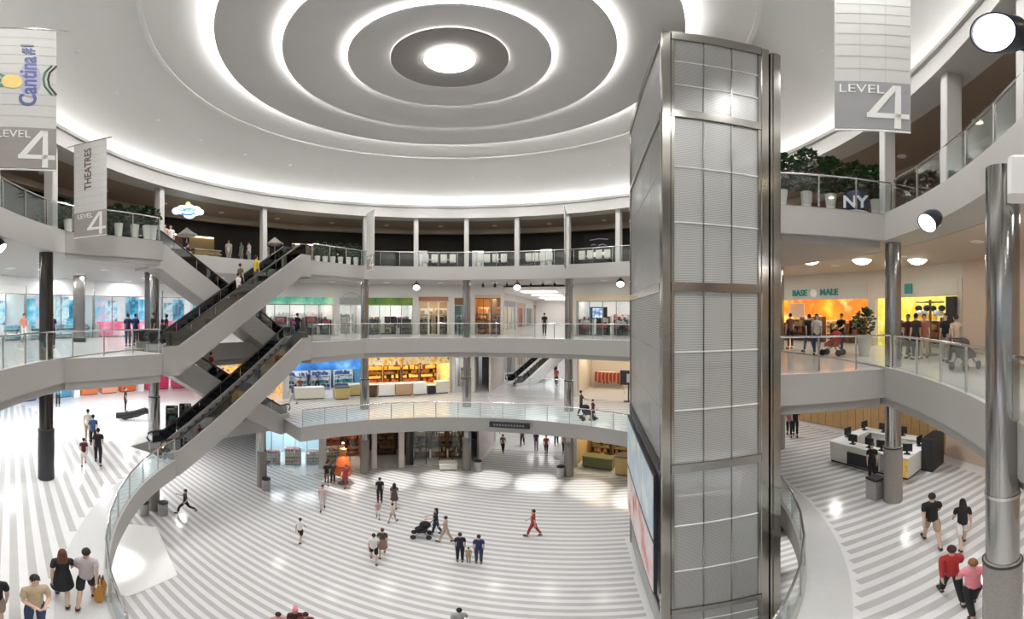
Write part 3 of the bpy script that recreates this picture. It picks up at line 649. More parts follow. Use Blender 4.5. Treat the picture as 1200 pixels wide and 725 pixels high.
# orange shop seen between the escalators
t, fr = shop('orange-lit shop seen between the crossing escalators on the second floor', RP(255, 18.5), RP(335, 18), L2, H2, head=(2.7, 3.3), headmat=m_warm, light=(8, (1, 0.75, 0.45)), panes=0, wall=m_warm)
for i in range(3):
    shelf_unit(fr, 0.4 + i * 1.9, 2.4, 1.6, 1.9, [(0.8, 0.35, 0.12), (0.6, 0.08, 0.06), (0.85, 0.6, 0.3)], 'shelf of orange goods seen between the escalators', 'shelves between the escalators', rng)
struct('wall_left_three', MB().prism([RP(258, 21.5), RP(300, 18), RP(300, 18.3), RP(258, 21.8)], L3, L3 + H3), M_white, 'white return wall behind the upper escalator')
struct('wall_left_one', MB().sector([(26, 0), (26.4, 0), (26.4, H1), (26, H1)], -130, -56, 20), mat('lit_white_wall', (0.82, 0.82, 0.83), 0.5), 'white ground floor wall under the left balcony')

# ---- right side: level 3 orange shops, level 2 wooden wall
m_org = poster('orange_wall', [(0.90, 0.60, 0.08), (0.88, 0.30, 0.03), (0.75, 0.18, 0.03), (0.90, 0.75, 0.30)], 0.55, 0.4)
m_yel = poster('yellow_wall', [(0.85, 0.65, 0.10), (0.90, 0.80, 0.35), (0.55, 0.55, 0.10), (0.85, 0.50, 0.08)], 0.9, 0.3)
t, fr = shop('orange-walled shop under a teal-lettered grey sign on the right of the third floor', RP(895, 18.5), RP(1022, 18.5), L3, H3, depth=4, head=(2.55, 3.35), headmat=mat('sign_grey', (0.56, 0.54, 0.50), 0.5), bulk=mat('bulk_beige', (0.62, 0.56, 0.48), 0.5), light=(9, (1, 0.82, 0.5)), panes=0, wall=m_org)
m_teal = mat('teal_letters', (0.02, 0.28, 0.26), 0.4)
obj('lettering', text_mesh('BASE', 0.5, 0.03, 0.012), m_teal, t, M=upright(None, (2.95, -0.1, 2.95)))
obj('lettering', text_mesh('MALE', 0.5, 0.03, 0.012), m_teal, t, M=upright(None, (5.0, -0.1, 2.95)))
obj('sign_disc', MB().lathe([(0.24, -0.03), (0.24, 0.03)], 20), M_white, t, M=Matrix.Translation((3.97, -0.1, 2.95)) @ Matrix.Rotation(PI / 2, 4, 'X'))
shelf_unit(fr, 0.6, 2.8, 1.9, 1.6, [(0.25, 0.12, 0.06), (0.12, 0.08, 0.05)], 'dark shelf at the left of the orange-walled shop', None, rng)
shelf_unit(fr, 3.0, 2.8, 1.9, 1.3, [(0.30, 0.15, 0.06), (0.6, 0.35, 0.1)], 'brown shelf in the middle of the orange-walled shop', None, rng)
shelf_unit(fr, 5.2, 2.4, 1.9, 1.6, [(0.35, 0.35, 0.08), (0.6, 0.5, 0.12), (0.5, 0.15, 0.06)], 'olive and red shelf at the right of the orange-walled shop', None, rng)
wallposter(fr, 0.9, 1.6, 1.5, 1.2, 0.9, M_white, 'white notice board in the orange-walled shop')
t, fr = shop('yellow shop with a small teal sign beside the steel column on the third floor', RP(1022, 18.5), RP(1128, 18.5), L3, H3, depth=4, head=(2.55, 3.35), headmat=mat('sign_cream', (0.62, 0.58, 0.50), 0.5), bulk=mat('bulk_beige', (0.62, 0.56, 0.48), 0.5), light=(9, (1, 0.85, 0.5)), panes=0, wall=m_yel)
obj('teal_tile', MB().cham(2.35, 2.85, -0.12, -0.05, 2.72, 3.2, 0.02), m_teal, t)
for i in range(3):
    shelf_unit(fr, 0.8 + i * 2.0, 2.6, 1.7, 1.8, [(0.75, 0.5, 0.1), (0.6, 0.2, 0.06), (0.4, 0.3, 0.1)], 'shelf of amber goods in the yellow shop', 'shelves in the yellow shop', rng)
for (a, b, n, nm) in ((900, 1016, 5, 'orange-walled'), (1050, 1122, 3, 'yellow')):
    f2 = Frame(RP(a, 18.7), RP(b, 18.7), L3)
    for i in range(n):
        shelf_unit(f2, (i + 0.12) * f2.W / n, 0.2 + 0.3 * (i % 2), 0.76 * f2.W / n, 1.15 + 0.2 * (i % 3), [(0.10, 0.05, 0.03), (0.25, 0.08, 0.04), (0.30, 0.22, 0.08)], 'dark low display at the front of the %s shop' % nm, 'front displays of the %s shop' % nm, rng, 3, m_dkw)
obj('side_screen', MB().box(fr.W - 0.7, fr.W - 0.25, -0.3, 0.2, 0.0, 2.5), M_blackm, t)
struct('wall_right_three', MB().sector([(18.4, L3), (18.7, L3), (18.7, L3 + H3), (18.4, L3 + H3)], TH(*RP(1128, 18.4)), 172, 14), mat('wall_tan', (0.58, 0.46, 0.36), 0.5), 'tan wall at the right of the third floor')
tw = thing('slatted_wall', 'honey wood panelled wall with dark louvres behind the white kiosk', 'wall panel', (0, 0, L2))
o = obj('backing', MB().sector([(18.1, 0), (18.3, 0), (18.3, H2), (18.1, H2)], 82, 118, 16), M_dark, tw)
n = 22
for k in range(n):
    d0 = 82 + 36 * k / n; d1 = d0 + 36 / n * 0.94
    obj('plank', MB().sector([(18.0, 0.05), (18.1, 0.05), (18.1, 2.1), (18.0, 2.1)], d0, d1, 1), M_wood, tw)
    obj('louvre', MB().sector([(18.02, 2.3), (18.1, 2.3), (18.1, 2.9), (18.02, 2.9)], d0 + 0.25, d1 - 0.45, 1), M_blackm, tw)
obj('top_band', MB().sector([(17.98, 3.0), (18.12, 3.0), (18.12, H2), (17.98, H2)], 82, 118, 16), M_beige, tw)
struct('wall_right_two', MB().sector([(18.0, L2), (18.3, L2), (18.3, L2 + H2), (18.0, L2 + H2)], 118, 172, 14), mat('wall_tan', (0.58, 0.46, 0.36), 0.5), 'tan wall at the right of the second floor')
struct('wall_behind_lift_two', MB().sector([(18.0, L2), (18.3, L2), (18.3, L2 + H2), (18.0, L2 + H2)], TH(*RP(742, 18)), 82, 8), M_beige, 'beige wall behind the lift tower on the second floor')
struct('wall_behind_lift_three', MB().sector([(18.4, L3), (18.7, L3), (18.7, L3 + H3), (18.4, L3 + H3)], TH(*RP(742, 18)), TH(*RP(895, 18.5)), 8), M_beige, 'beige wall behind the lift tower on the third floor')
struct('wall_behind_lift_one', MB().sector([(15.2, 0), (15.5, 0), (15.5, H1), (15.2, H1)], TH(*RP(745, 15.2)), 170, 24), M_beige, 'beige ground floor wall right of the lift tower')

# ================================================================== COLUMNS
COLS = {-145: None, -115: 'steel column with dark reflections coloured in, rising through the left balconies above the concourse', -85: 'steel column behind the escalator foot on the left', -55: 'steel column behind the escalators with a bin at its foot',
        -25: 'steel column left of the glowing food shop', 5: 'steel column left of the far corridor', 35: 'steel column right of the far corridor', 95: 'steel column against the right side of the lift tower',
        125: 'steel column on a stone base beside the white kiosk', 155: 'thick steel column nearest the camera at the right edge'}
for d, lb in COLS.items():
    if not lb: continue
    x, y = RG(RC + (0.12 if d != 155 else 0.0), d)
    if d == -85: x, y = -14.1, 13.55
    if d == 155: x, y = RP(1175, 12.95)
    t = thing('column', lb, 'column', (x, y, 0), -math.radians(d), 'round columns of the atrium')
    top = L4 - 0.8
    obj('shaft', MB().lathe([(0.27, 0.02), (0.27, top)], 28), M_steel_shaded if d == -115 else M_steel_col, t)
    obj('base_cladding', MB().lathe([(0.315, L2 + 0.02), (0.315, L2 + 2.15), (0.28, L2 + 2.2)], 28), M_blackm if d == -115 else (M_steel_col if abs(d) < 90 else M_granite), t)
    obj('joint_ring', MB().lathe([(0.285, L3 - 1.3), (0.285, L3 - 1.24)], 28), M_steel, t)
    obj('joint_ring', MB().lathe([(0.325, L2 + 2.12), (0.325, L2 + 2.17)], 28), M_blackm, t)
    if abs(d) < 90: obj('ground_cladding', MB().lathe([(0.315, 0.01), (0.315, 2.6), (0.28, 2.65)], 28), M_granite, t)
x, y = PD(93, 22.5)
t = thing('pillar', 'square mirrored pillar in the middle of the third floor store', 'pillar', (x, y, L3), 0.9)
obj('shaft', MB().cham(-0.35, 0.35, -0.35, 0.35, 0.012, H3, 0.04), M_steel_col, t); obj('base', MB().box(-0.38, 0.38, -0.38, 0.38, 0.012, 0.25), M_blackm, t)
x, y = PD(176, 20.0)
t = thing('pillar', 'dark mirrored pillar between the pink and red counters on the third floor', 'pillar', (x, y, L3), 0.7)
obj('shaft', MB().cham(-0.28, 0.28, -0.28, 0.28, 0.012, H3, 0.04), mat('smoked_steel', (0.25, 0.26, 0.27), 0.2, 0.9), t); obj('base', MB().box(-0.31, 0.31, -0.31, 0.31, 0.012, 0.25), M_blackm, t)

# ================================================================== RAILINGS
PMESH = {}
def railing(pts, z, label, glassm=M_glass, post_every=1.35, h=1.07, closed_ends=True):
    P = [Vector((p[0], p[1])) for p in pts]
    L = [0.0]
    for a, b in zip(P, P[1:]): L.append(L[-1] + (b - a).length)
    n = max(1, round(L[-1] / post_every))
    def at(s):
        for i in range(len(P) - 1):
            if s <= L[i + 1] + 1e-6:
                f = (s - L[i]) / max(1e-6, L[i + 1] - L[i]); return P[i].lerp(P[i + 1], f)
        return P[-1]
    Q = [at(L[-1] * k / n) for k in range(n + 1)]
    t = thing('glass_railing', label, 'railing', (Q[0].x, Q[0].y, z), 0)
    o = Q[0]
    if 'post' not in PMESH:
        PMESH['post'] = MB().cham(-0.025, 0.025, -0.025, 0.025, 0.05, h - 0.02, 0.006).mesh('post')
    for k in range(n + 1):
        d = (Q[min(n, k + 1)] - Q[max(0, k - 1)]); rz = math.atan2(d.y, d.x)
        obj('post', PMESH['post'], M_steel, t, (Q[k].x - o.x, Q[k].y - o.y, 0), rz)
    for k in range(n):
        a, b = Q[k], Q[k + 1]; d = b - a; key = ('g', round(d.length, 2))
        if key not in PMESH:
            PMESH[key] = MB().box(0.04, d.length - 0.04, -0.006, 0.006, 0.1, h - 0.08).mesh('glass_panel')
        obj('glass_panel', PMESH[key], glassm, t, (a.x - o.x, a.y - o.y, 0), math.atan2(d.y, d.x))
    obj('handrail', MB().tube([(q.x - o.x, q.y - o.y, h) for q in Q], 0.032, 8), M_steel, t)
    return t
def arc(r, a, b, step=3): 
    n = max(2, int(abs(b - a) / step)); return [RG(r, a + (b - a) * k / n) for k in range(n + 1)]
sh = Vector((0.06, -0.02))
for z, nm in ((L3, 'third'), (L4, 'top')):
    railing(arc(R3 + 0.07, -163, -113.5) + [tuple(FA - Vector((0.12, 0.12)))], z, 'glass railing of the %s floor balcony at the left up to the escalator landing' % nm)
    railing([tuple(FB + Vector((0.0, 0.3)))] + arc(R3 + 0.07, -26, 60), z, 'glass railing of the %s floor balcony along the far side' % nm)
    railing([tuple(T_R + e1 * 0.4 + e2 * 0.12), RG(R3 + 0.15, 126.5)], z, 'straight glass railing of the %s floor bridge right of the lift tower' % nm)
    railing(arc(R3 + 0.07, 128, 167), z, 'curved glass railing of the %s floor balcony at the right edge' % nm)
def arc2(a, b): return [RG(warp2(R2 + 0.07, a + (b - a) * k / 24), a + (b - a) * k / 24) for k in range(25)]
railing(arc2(267, 205), L2, 'curved green glass railing of the second floor above the concourse at the left', M_glass_g)
railing(arc2(-49, 62), L2, 'curved glass railing of the second floor along the far side', M_glass_g)
railing(arc2(117, 168), L2, 'curved glass railing of the second floor right of the lift tower', M_glass)
railing([tuple(CA(-0.5, 19.5)), tuple(CA(3.3, 19.5))], L2, 'short glass railing round the opening in the far corridor', M_glass)

# ================================================================== ESCALATORS
eu = (FB - FA).normalized(); en = Vector((-eu.y, eu.x)); ELEN = (FB - FA).length
def escalator(label, z0, off, up_right, length=ELEN, base=None, rot=None, rise=4.9, clad=None):
    # local x runs from the lower end to the upper end, local y across (0.. 1.6), z from the lower floor
    W = 1.5; clad = clad or M_fascia
    if base is None:
        if up_right: o = FA + en * off; rz = math.atan2(eu.y, eu.x)
        else: o = FB + en * (off + W); rz = math.atan2(-eu.y, -eu.x)
    else: o = Vector(base); rz = rot
    t = thing('escalator', label, 'escalator', (o.x, o.y, z0), rz, 'escalators at the left of the atrium' if base is None else None)
    fl = 0.75; run = length - 2 * fl
    def zz(x): return min(rise, max(0.0, (x - fl) / run * rise))
    def prof(y0, y1, lo, hi, m, name, x0=0.0, x1=length):
        xs = [x for x in (x0, fl, length - fl, x1) if x0 <= x <= x1]
        xs = sorted(set(xs))
        vs = []; fs = []; n = len(xs)
        for x in xs:
            for y in (y0, y1):
                for h in (lo, hi): vs.append((x, y, zz(x) + h))
        for k in range(n - 1):
            a = 4 * k; b = a + 4
            fs += [(a, b, b + 1, a + 1), (a + 2, a + 3, b + 3, b + 2), (a, a + 2, b + 2, b), (a + 1, b + 1, b + 3, a + 3)]
        fs += [(0, 1, 3, 2), (4 * n - 4, 4 * n - 2, 4 * n - 1, 4 * n - 3)]
        return obj(name, MB().add(vs, fs), m, t)
    prof(-0.05, 0.10, -1.0, 0.28, clad, 'side_cladding'); prof(W - 0.10, W + 0.05, -1.0, 0.28, clad, 'side_cladding')
    prof(0.10, W - 0.10, -1.0, -0.55, M_fascia_low, 'truss_soffit')
    prof(0.0, 0.06, 0.28, 0.34, M_steel, 'skirt_rail'); prof(W - 0.06, W, 0.28, 0.34, M_steel, 'skirt_rail')
    for y in (0.02, W - 0.04):
        npn = 7
        for k in range(npn):
            a = 0.15 + (length - 0.3) * k / npn; b = 0.15 + (length - 0.3) * (k + 1) / npn - 0.03
            prof(y, y + 0.02, 0.34, 0.86, M_darkglass, 'balustrade_panel', a, b)
        path = [(0.0, y + 0.01, 0.45), (-0.12, y + 0.01, 0.62), (-0.05, y + 0.01, 0.84), (0.1, y + 0.01, 0.9)] + [(x, y + 0.01, zz(x) + 0.9) for x in (fl, length - fl)] + [(length - 0.1, y + 0.01, rise + 0.9), (length + 0.05, y + 0.01, rise + 0.84), (length + 0.12, y + 0.01, rise + 0.62), (length, y + 0.01, rise + 0.45)]
        obj('handrail', MB().tube(path, 0.05, 8), M_black, t)
    n = int(run / 0.4)
    sm = MB().box(0, run / n + 0.02, 0.12, W - 0.12, -0.26, 0.0).mesh('step')
    for k in range(n):
        obj('step', sm, mat('step_metal', (0.10, 0.10, 0.105), 0.45, 0.6), t, (fl + run * k / n, 0, rise * (k + 0.6) / n))
    obj('comb_plate', MB().box(-0.1, fl, 0.1, W - 0.1, -0.1, 0.02), M_steel, t); obj('comb_plate', MB().box(length - fl, length + 0.1, 0.1, W - 0.1, rise - 0.1, rise + 0.02), M_steel, t)
    return t, (lambda s, y=0.75: (Vector((o.x, o.y)) + Vector((math.cos(rz), math.sin(rz))) * (s * length) + Vector((-math.sin(rz), math.cos(rz))) * y).to_tuple() + (z0 + zz(s * length) + 0.05,), rz)
_, (EA, rzA) = escalator('upper front escalator climbing right from the third to the top floor', L3, 0.0, True)
_, (EB, rzB) = escalator('lower front escalator climbing right from the second to the third floor', L2, 0.0, True)
_, (EC, rzC) = escalator('upper rear escalator descending right from the top to the third floor', L3, 1.75, False)
_, (ED, rzD) = escalator('lower rear escalator descending right from the third to the second floor', L2, 1.75, False)
_, (EE, rzE) = escalator('distant white-sided escalator climbing away in the second floor corridor', L2, 0, True, 7.2, CA(-1.9, 21.0), PI / 2 - AX - 0.7, 3.3, M_white)
# extra L2 landing wedges at the feet of the lower escalators are the slab ends themselves

# ================================================================== LIFT TOWER
trz = math.atan2(e1.y, e1.x)
tower = thing('lift_tower', 'tall steel and metal-mesh glass lift tower standing in the atrium', 'lift tower', (TW.x, TW.y, 0), trz)
TOP = EYE + 8.9
X, Y = TWX, TWY
ZB = [1.65, 7.25, 12.10, 17.05, TOP - 0.35]
pmh = MB().cham(0, 0.26, 0, 0.26, 0.0, TOP, 0.03).mesh('corner_post')
for x, y in ((0, 0), (X - 0.26, 0), (0, Y - 0.26), (X - 0.26, Y - 0.26)): obj('corner_post', pmh, M_tower, tower, (x, y, 0))
obj('guide_channel', MB().box(X + 0.02, X + 0.34, -0.02, 0.3, 0, TOP - 0.15).box(X + 0.10, X + 0.26, -0.06, -0.02, 0, TOP - 0.15), M_tower, tower)
obj('channel_edge', MB().box(0.26, 0.34, 0.02, 0.12, 0, TOP), M_tower, tower)
obj('channel_edge', MB().box(X - 0.34, X - 0.26, 0.02, 0.12, 0, TOP), M_tower, tower)
for z in ZB:
    h = 0.24 if z < 18 else 0.35
    obj('ring_beam', MB().box(0.26, X - 0.26, -0.01, 0.18, z, z + h), M_tower, tower)
    obj('ring_beam', MB().box(-0.01, 0.18, 0.26, Y - 0.26, z, z + h), M_tower if z > 8 else M_blackm, tower)
    obj('ring_beam', MB().box(X - 0.18, X + 0.01, 0.26, Y - 0.26, z, z + h), M_tower, tower)
    obj('ring_beam', MB().box(0.26, X - 0.26, Y - 0.18, Y + 0.01, z, z + h), M_tower, tower)
obj('roof_cap', MB().box(0.05, X - 0.05, 0.05, Y - 0.05, TOP - 0.3, TOP - 0.25), M_tower, tower)
zb = [0.1] + ZB
PM = {}
def pane(w, h, ax):
    k = (round(w, 3), round(h, 3), ax)
    if k not in PM:
        PM[k] = (MB().box(0.008, w - 0.008, 0, 0.02, 0.008, h - 0.008) if ax == 0 else MB().box(0, 0.02, 0.008, w - 0.008, 0.008, h - 0.008)).mesh('mesh_pane')
    return PM[k]
for b in range(len(zb) - 1):
    z0 = zb[b] + (0.24 if b else 0); z1 = zb[b + 1]; rows = 3
    rh = (z1 - z0) / rows
    for r in range(rows):
        for c in range(3):
            w = (X - 0.68) / 3
            obj('mesh_pane', pane(w, rh, 0), M_meshglass, tower, (0.34 + c * w, 0.06, z0 + r * rh))
            obj('mesh_pane', pane(w, rh, 0), M_meshglass, tower, (0.34 + c * w, Y - 0.1, z0 + r * rh))
        if r: obj('pane_bar', MB().box(0.34, X - 0.34, 0.03, 0.06, z0 + r * rh - 0.015, z0 + r * rh + 0.015), M_white, tower)
        for c in range(4):
            w = (Y - 0.52) / 4
            obj('mesh_pane', pane(w, rh, 1), M_meshglass, tower, (0.06, 0.26 + c * w, z0 + r * rh))
            obj('mesh_pane', pane(w, rh, 1), M_meshglass, tower, (X - 0.08, 0.26 + c * w, z0 + r * rh))
    for c in (1, 2): obj('pane_bar', MB().box(0.34 + c * (X - 0.68) / 3 - 0.015, 0.34 + c * (X - 0.68) / 3 + 0.015, 0.03, 0.06, z0, z1), M_tower, tower)
# shaft steelwork and two cars inside
for x in (0.5, X - 0.5):
    for y in (2.3, 4.7): obj('guide_rail', MB().box(x - 0.05, x + 0.05, y - 0.05, y + 0.05, 0, TOP - 0.4), M_tower, tower)
for z in (4.6, 9.5, 14.4, 18.6): obj('divider_beam', MB().box(0.3, X - 0.3, 3.4, 3.6, z, z + 0.25), M_tower, tower)
obj('shaft_screen', MB().box(0.36, X - 0.36, 3.46, 3.54, 0.1, TOP - 0.4), mat('shaft_grey', (0.70, 0.70, 0.69), 0.5), tower)
for (yy, zz_, lb) in ((0.7, 5.0, 'lower lift car seen through the mesh glass of the tower'), (4.1, 10.2, 'upper lift car at the back of the tower shaft')):
    p = TW + e1 * 0.5 + e2 * yy
    c = thing('lift_car', lb, 'lift car', (p.x, p.y, zz_), trz)
    cw = X - 1.0
    obj('floor', MB().box(0, cw, 0, 2.0, 0, 0.15), M_blackm, c); obj('roof', MB().box(0, cw, 0, 2.0, 2.4, 2.6), M_steel, c)
    for q in ((0, 0.04, 0, 2.0), (cw - 0.04, cw, 0, 2.0), (0.04, cw - 0.04, 1.96, 2.0)): obj('car_wall', MB().box(q[0], q[1], q[2], q[3], 0.15, 2.4), mat('car_wall', (0.62, 0.62, 0.63), 0.3, 0.5), c)
    obj('handrail', MB().tube([(0.1, 0.1, 1.05), (cw - 0.1, 0.1, 1.05)], 0.03, 8), M_steel, c)
    obj('added_shaft_light', MB().box(0.3, cw - 0.3, 0.4, 1.6, 2.36, 2.395), lightmat(4, (1, 1, 1)), c)  # lamp added in the car to brighten the tower shaft
# posters on the left face
for (z, h, m, lb) in ((4.75, 2.3, poster('sky_poster', [(0.80, 0.86, 0.92), (0.55, 0.74, 0.86), (0.9, 0.92, 0.94)], 0.8), 'light blue poster on the side of the lift tower'),
                      (2.45, 2.2, poster('pink_poster', [(0.88, 0.86, 0.86), (0.85, 0.70, 0.70), (0.70, 0.20, 0.18)], 0.9), 'white and red poster below the blue one on the lift tower')):
    p = TW + e2 * 0.4 - e1 * 0.03
    t = thing('tower_poster', lb, 'poster', (p.x, p.y, z), trz, 'posters on the lift tower')
    obj('frame', MB().box(-0.09, -0.0, 0, Y - 0.8, -0.06, h + 0.0), M_blackm, t)
    for k in range(3): obj('print', MB().box(-0.11, -0.09, 0.06 + k * (Y - 0.92) / 3, 0.0 + (k + 1) * (Y - 0.92) / 3, 0.04, h - 0.1), m, t)

# ================================================================== BANNERS
M_ban = mat('banner_cloth', (0.60, 0.60, 0.58), 0.7, vary=0.06, scale=2)
M_ban_low = mat('banner_grey', (0.33, 0.31, 0.29), 0.7, vary=0.05)
M_ban_low_r = mat('banner_slate', (0.34, 0.34, 0.35), 0.7, vary=0.05)
M_txt = mat('banner_white_print', (0.85, 0.85, 0.83), 0.6)
def banner(label, A, B, z0, z1, low, rod_ext, extra=None):
    fr = Frame(A, B, z0); W = fr.W; H = z1 - z0
    t = thing('hanging_banner', label, 'banner', fr.loc(), fr.rz, 'level 4 banners hung from the rim posts')
    lowh = H * 0.245
    obj('upper_cloth', MB().box(0, W, -0.012, 0.012, lowh, H), M_ban, t)
    lc = obj('lower_cloth', MB().box(0, W, -0.012, 0.012, 0, lowh), low, t)
    n = 9
    for k in range(n):
        z = lowh + (H - lowh) * (k + 1) / (n + 1)
        obj('seam', MB().box(0.02, W - 0.02, -0.016, 0.016, z - 0.012, z + 0.012), mat('seam_grey', (0.52, 0.52, 0.52), 0.7), t)
    obj('top_rod', MB().tube([(-rod_ext[0], 0, H + 0.03), (W + rod_ext[1], 0, H + 0.03)], 0.03, 8), M_steel, t)
    obj('bottom_rod', MB().tube([(0, 0, -0.03), (W, 0, -0.03)], 0.018, 8), M_txt, t)
    obj('lettering', text_mesh('LEVEL', 0.255, 0.004, 0.0), M_txt, lc, M=upright(None, (W * 0.35, -0.018, lowh * 0.82)))
    Lh = lowh
    def stroke(P): return MB().add([(x, -0.019, z) for x, z in P] + [(x, -0.0125, z) for x, z in P], [(0, 1, 2, 3), (4, 7, 6, 5), (0, 4, 5, 1), (1, 5, 6, 2), (2, 6, 7, 3), (3, 7, 4, 0)])
    x1, x2 = W * 0.78, W * 0.87
    obj('numeral_stem', stroke([(x1, 0.02), (x2, 0.02), (x2, Lh * 0.93), (x1 + 0.02, Lh * 0.93)]), M_txt, lc)
    obj('numeral_bar', stroke([(W * 0.42, Lh * 0.22), (W * 0.98, Lh * 0.22), (W * 0.98, Lh * 0.32), (W * 0.42, Lh * 0.32)]), M_txt, lc)
    obj('numeral_slope', stroke([(W * 0.42, Lh * 0.28), (W * 0.54, Lh * 0.30), (x2 - 0.01, Lh * 0.93), (x1 - 0.02, Lh * 0.93)]), M_txt, lc)
    if extra: extra(t, W, H, lowh)
    return t
def cantina(t, W, H, lowh):
    navy = mat('logo_navy', (0.06, 0.09, 0.28), 0.5); lav = mat('logo_lavender', (0.42, 0.42, 0.60), 0.6)
    obj('logo_back', MB().lathe([(0.01, 0), (0.5, 0), (0.5, 0.004)], 24, sx=0.42, sy=1.0), lav, t, M=upright(None, (W * 0.60, -0.0175, lowh + 1.28)))
    obj('lettering', text_mesh('Cantina', 0.46, 0.004, 0.01), navy, t, M=upright(None, (W * 0.58, -0.022, lowh + 1.25), spin=PI / 2))
    obj('lettering', text_mesh('#1', 0.34, 0.004, 0.008), navy, t, M=upright(None, (W * 0.57, -0.022, lowh + 2.22), spin=PI / 2))
    obj('fruit', MB().lathe([(0.01, 0), (0.2, 0), (0.2, 0.005)], 20), mat('logo_yellow', (0.80, 0.58, 0.15), 0.5), t, M=upright(None, (W * 0.33, -0.02, lowh + 1.2)))
    lf = mat('logo_green', (0.05, 0.22, 0.10), 0.5)
    for a, s in ((2.3, 1), (3.0, 0.8), (3.8, 1)):
        obj('leaf', MB().add([(0, 0, 0), (0.18, 0.05, 0), (0.34, 0, 0), (0.18, -0.05, 0)], [(0, 1, 2, 3)]), lf, t, M=upright(None, (W * 0.30, -0.024, lowh + 1.2), spin=a))
    for q in (0, 0.09):
        obj('swirl', MB().tube([(0.16 + q, -0.42, 0), (0.03 + q, -0.2, 0), (0.0 + q, 0, 0), (0.03 + q, 0.2, 0), (0.16 + q, 0.42, 0)], 0.022, 6), lf if q == 0 else M_blackm, t, M=upright(None, (W * 0.80, -0.02, lowh + 1.3)))
def theatres(t, W, H, lowh):
    obj('lettering', text_mesh('THEATRES', 0.40, 0.004, 0.006, sx=0.95), mat('banner_brown_print', (0.13, 0.10, 0.09), 0.6), t, M=upright(None, (W * 0.45, -0.022, lowh + 1.75), spin=PI / 2))
def grid(t, W, H, lowh):
    for x in (W * 0.33, W * 0.66): obj('seam', MB().box(x - 0.008, x + 0.008, -0.016, 0.016, lowh, H), mat('seam_grey', (0.52, 0.52, 0.52), 0.7), t)
ZB0, ZB1 = L4 - 0.28, L4 + 3.55
banner('large banner at the left edge with a blue rotated logo and white 4', PD(-12, 6.85), PD(66, 6.95), ZB0, ZB1, M_ban_low, (0.5, 0.25), cantina)
banner('smaller banner with THEATRES running up it, left of the blue cloud sign', PD(87, 13.7), PD(125, 13.0), ZB0, ZB1, M_ban_low, (0.5, 0.2), theatres)
banner('plain gridded level 4 banner at the upper right', PD(978, 5.2), PD(1067, 5.3), ZB0, ZB1, M_ban_low_r, (0.2, 0.6), grid)
for d, lb in ((-25, 'banner seen edge-on on the rim post left of the far opening'), (35, 'banner seen edge-on on the rim post near the lift tower')):
    banner(lb, RG(12.9, d), RG(11.75, d + 1.2), ZB0, ZB1, M_ban_low, (0.3, 0.1))

# ================================================================== SPOTLIGHTS AND DOWNLIGHTS
M_face = mat('spot_face', (1, 1, 1), emit=7, ecol=(0.96, 0.98, 1.0))
M_navyblk = mat('navy_black', (0.012, 0.013, 0.03), 0.35)
def spotlight(label, pos, aim, size, hang):
    d = (Vector(aim) - Vector(pos)).normalized()
    q = d.to_track_quat('Z', 'Y')
    t = thing('spotlight', label, 'spotlight', pos, 0, 'drum spotlights under the top balcony')
    R = q.to_matrix().to_4x4()
    r = size / 2
    obj('drum', MB().lathe([(r * 0.35, -size * 0.95), (r * 0.75, -size * 0.8), (r, -size * 0.45), (r, 0.0), (r * 0.93, 0.0), (r * 0.9, -0.03)], 28), M_navyblk, t, M=R)
    obj('lens', MB().lathe([(0.01, -0.015), (r * 0.9, -0.022), (r * 0.9, -0.035)], 28), M_face, t, M=R)
    h = Vector(hang) - Vector(pos); c = -d * (size * 0.45)
    obj('bracket', MB().tube([tuple(c), tuple(c + (h - c) * 0.5 + Vector((0, 0, 0.05))), tuple(h)], 0.035, 8), M_blackm, t)
    obj('yoke', MB().tube([tuple(c + d.cross(Vector((0, 0, 1))).normalized() * (r + 0.02)), tuple(c + (h - c) * 0.35), tuple(c - d.cross(Vector((0, 0, 1))).normalized() * (r + 0.02))], 0.022, 6), M_blackm, t)
    return t
x, y = PD(1163, 3.3); ze = EYE + 3.3 * math.tan((HY - 38) / F)
hx, hy = RG(R3, 163)
spotlight('large black drum spotlight close to the camera at the upper right corner', (x, y, ze), (x - 2.2, y + 1.6, ze - 1.6), 0.52, (hx, hy, L4 - 0.4))
x, y = RP(1086, R3 - 0.5)
hx, hy = RP(1096, R3 + 0.4)
spotlight('black drum spotlight under the right top balcony', (x, y, EYE + 2.05), (x - 3, y + 1.5, EYE - 0.5), 0.5, (hx, hy, L4 - 0.86))
for p, yy, lb in ((488, 337, 'left of the far spotlights under the top balcony'), (606, 337, 'middle of the far spotlights under the top balcony'), (727, 333, 'right of the far spotlights beside the lift tower')):
    x, y = RP(p, R3 + 0.4); d = math.hypot(x, y)
    spotlight(lb, (x, y, EYE + d * (HY - yy) / F), (x * 0.6, y * 0.6, EYE - 6), 0.5, (x * 1.005, y * 1.005, L4 - 0.86))
x, y = RP(1, R3 + 0.2); d = math.hypot(x, y)
spotlight('black drum spotlight cut by the left edge of the picture', (x, y, EYE + 1.95), (x + 2, y + 2, EYE - 1), 0.5, (x * 1.02, y * 1.02, L4 - 0.86))
# small row of track heads under the far soffit
for k in range(7):
    x, y = RP(566 + 14 * k, R3 + 1.6)
    t = thing('track_light', 'tiny black track light in the row under the far top balcony', 'track light', (x, y, L4 - 0.86), 0, 'track lights under the far top balcony')
    obj('stem', MB().tube([(0, 0, 0), (0, 0, -0.15)], 0.02, 6), M_blackm, t); obj('head', MB().lathe([(0.05, -0.15), (0.1, -0.2), (0.1, -0.4), (0.08, -0.4)], 10), M_blackm, t)

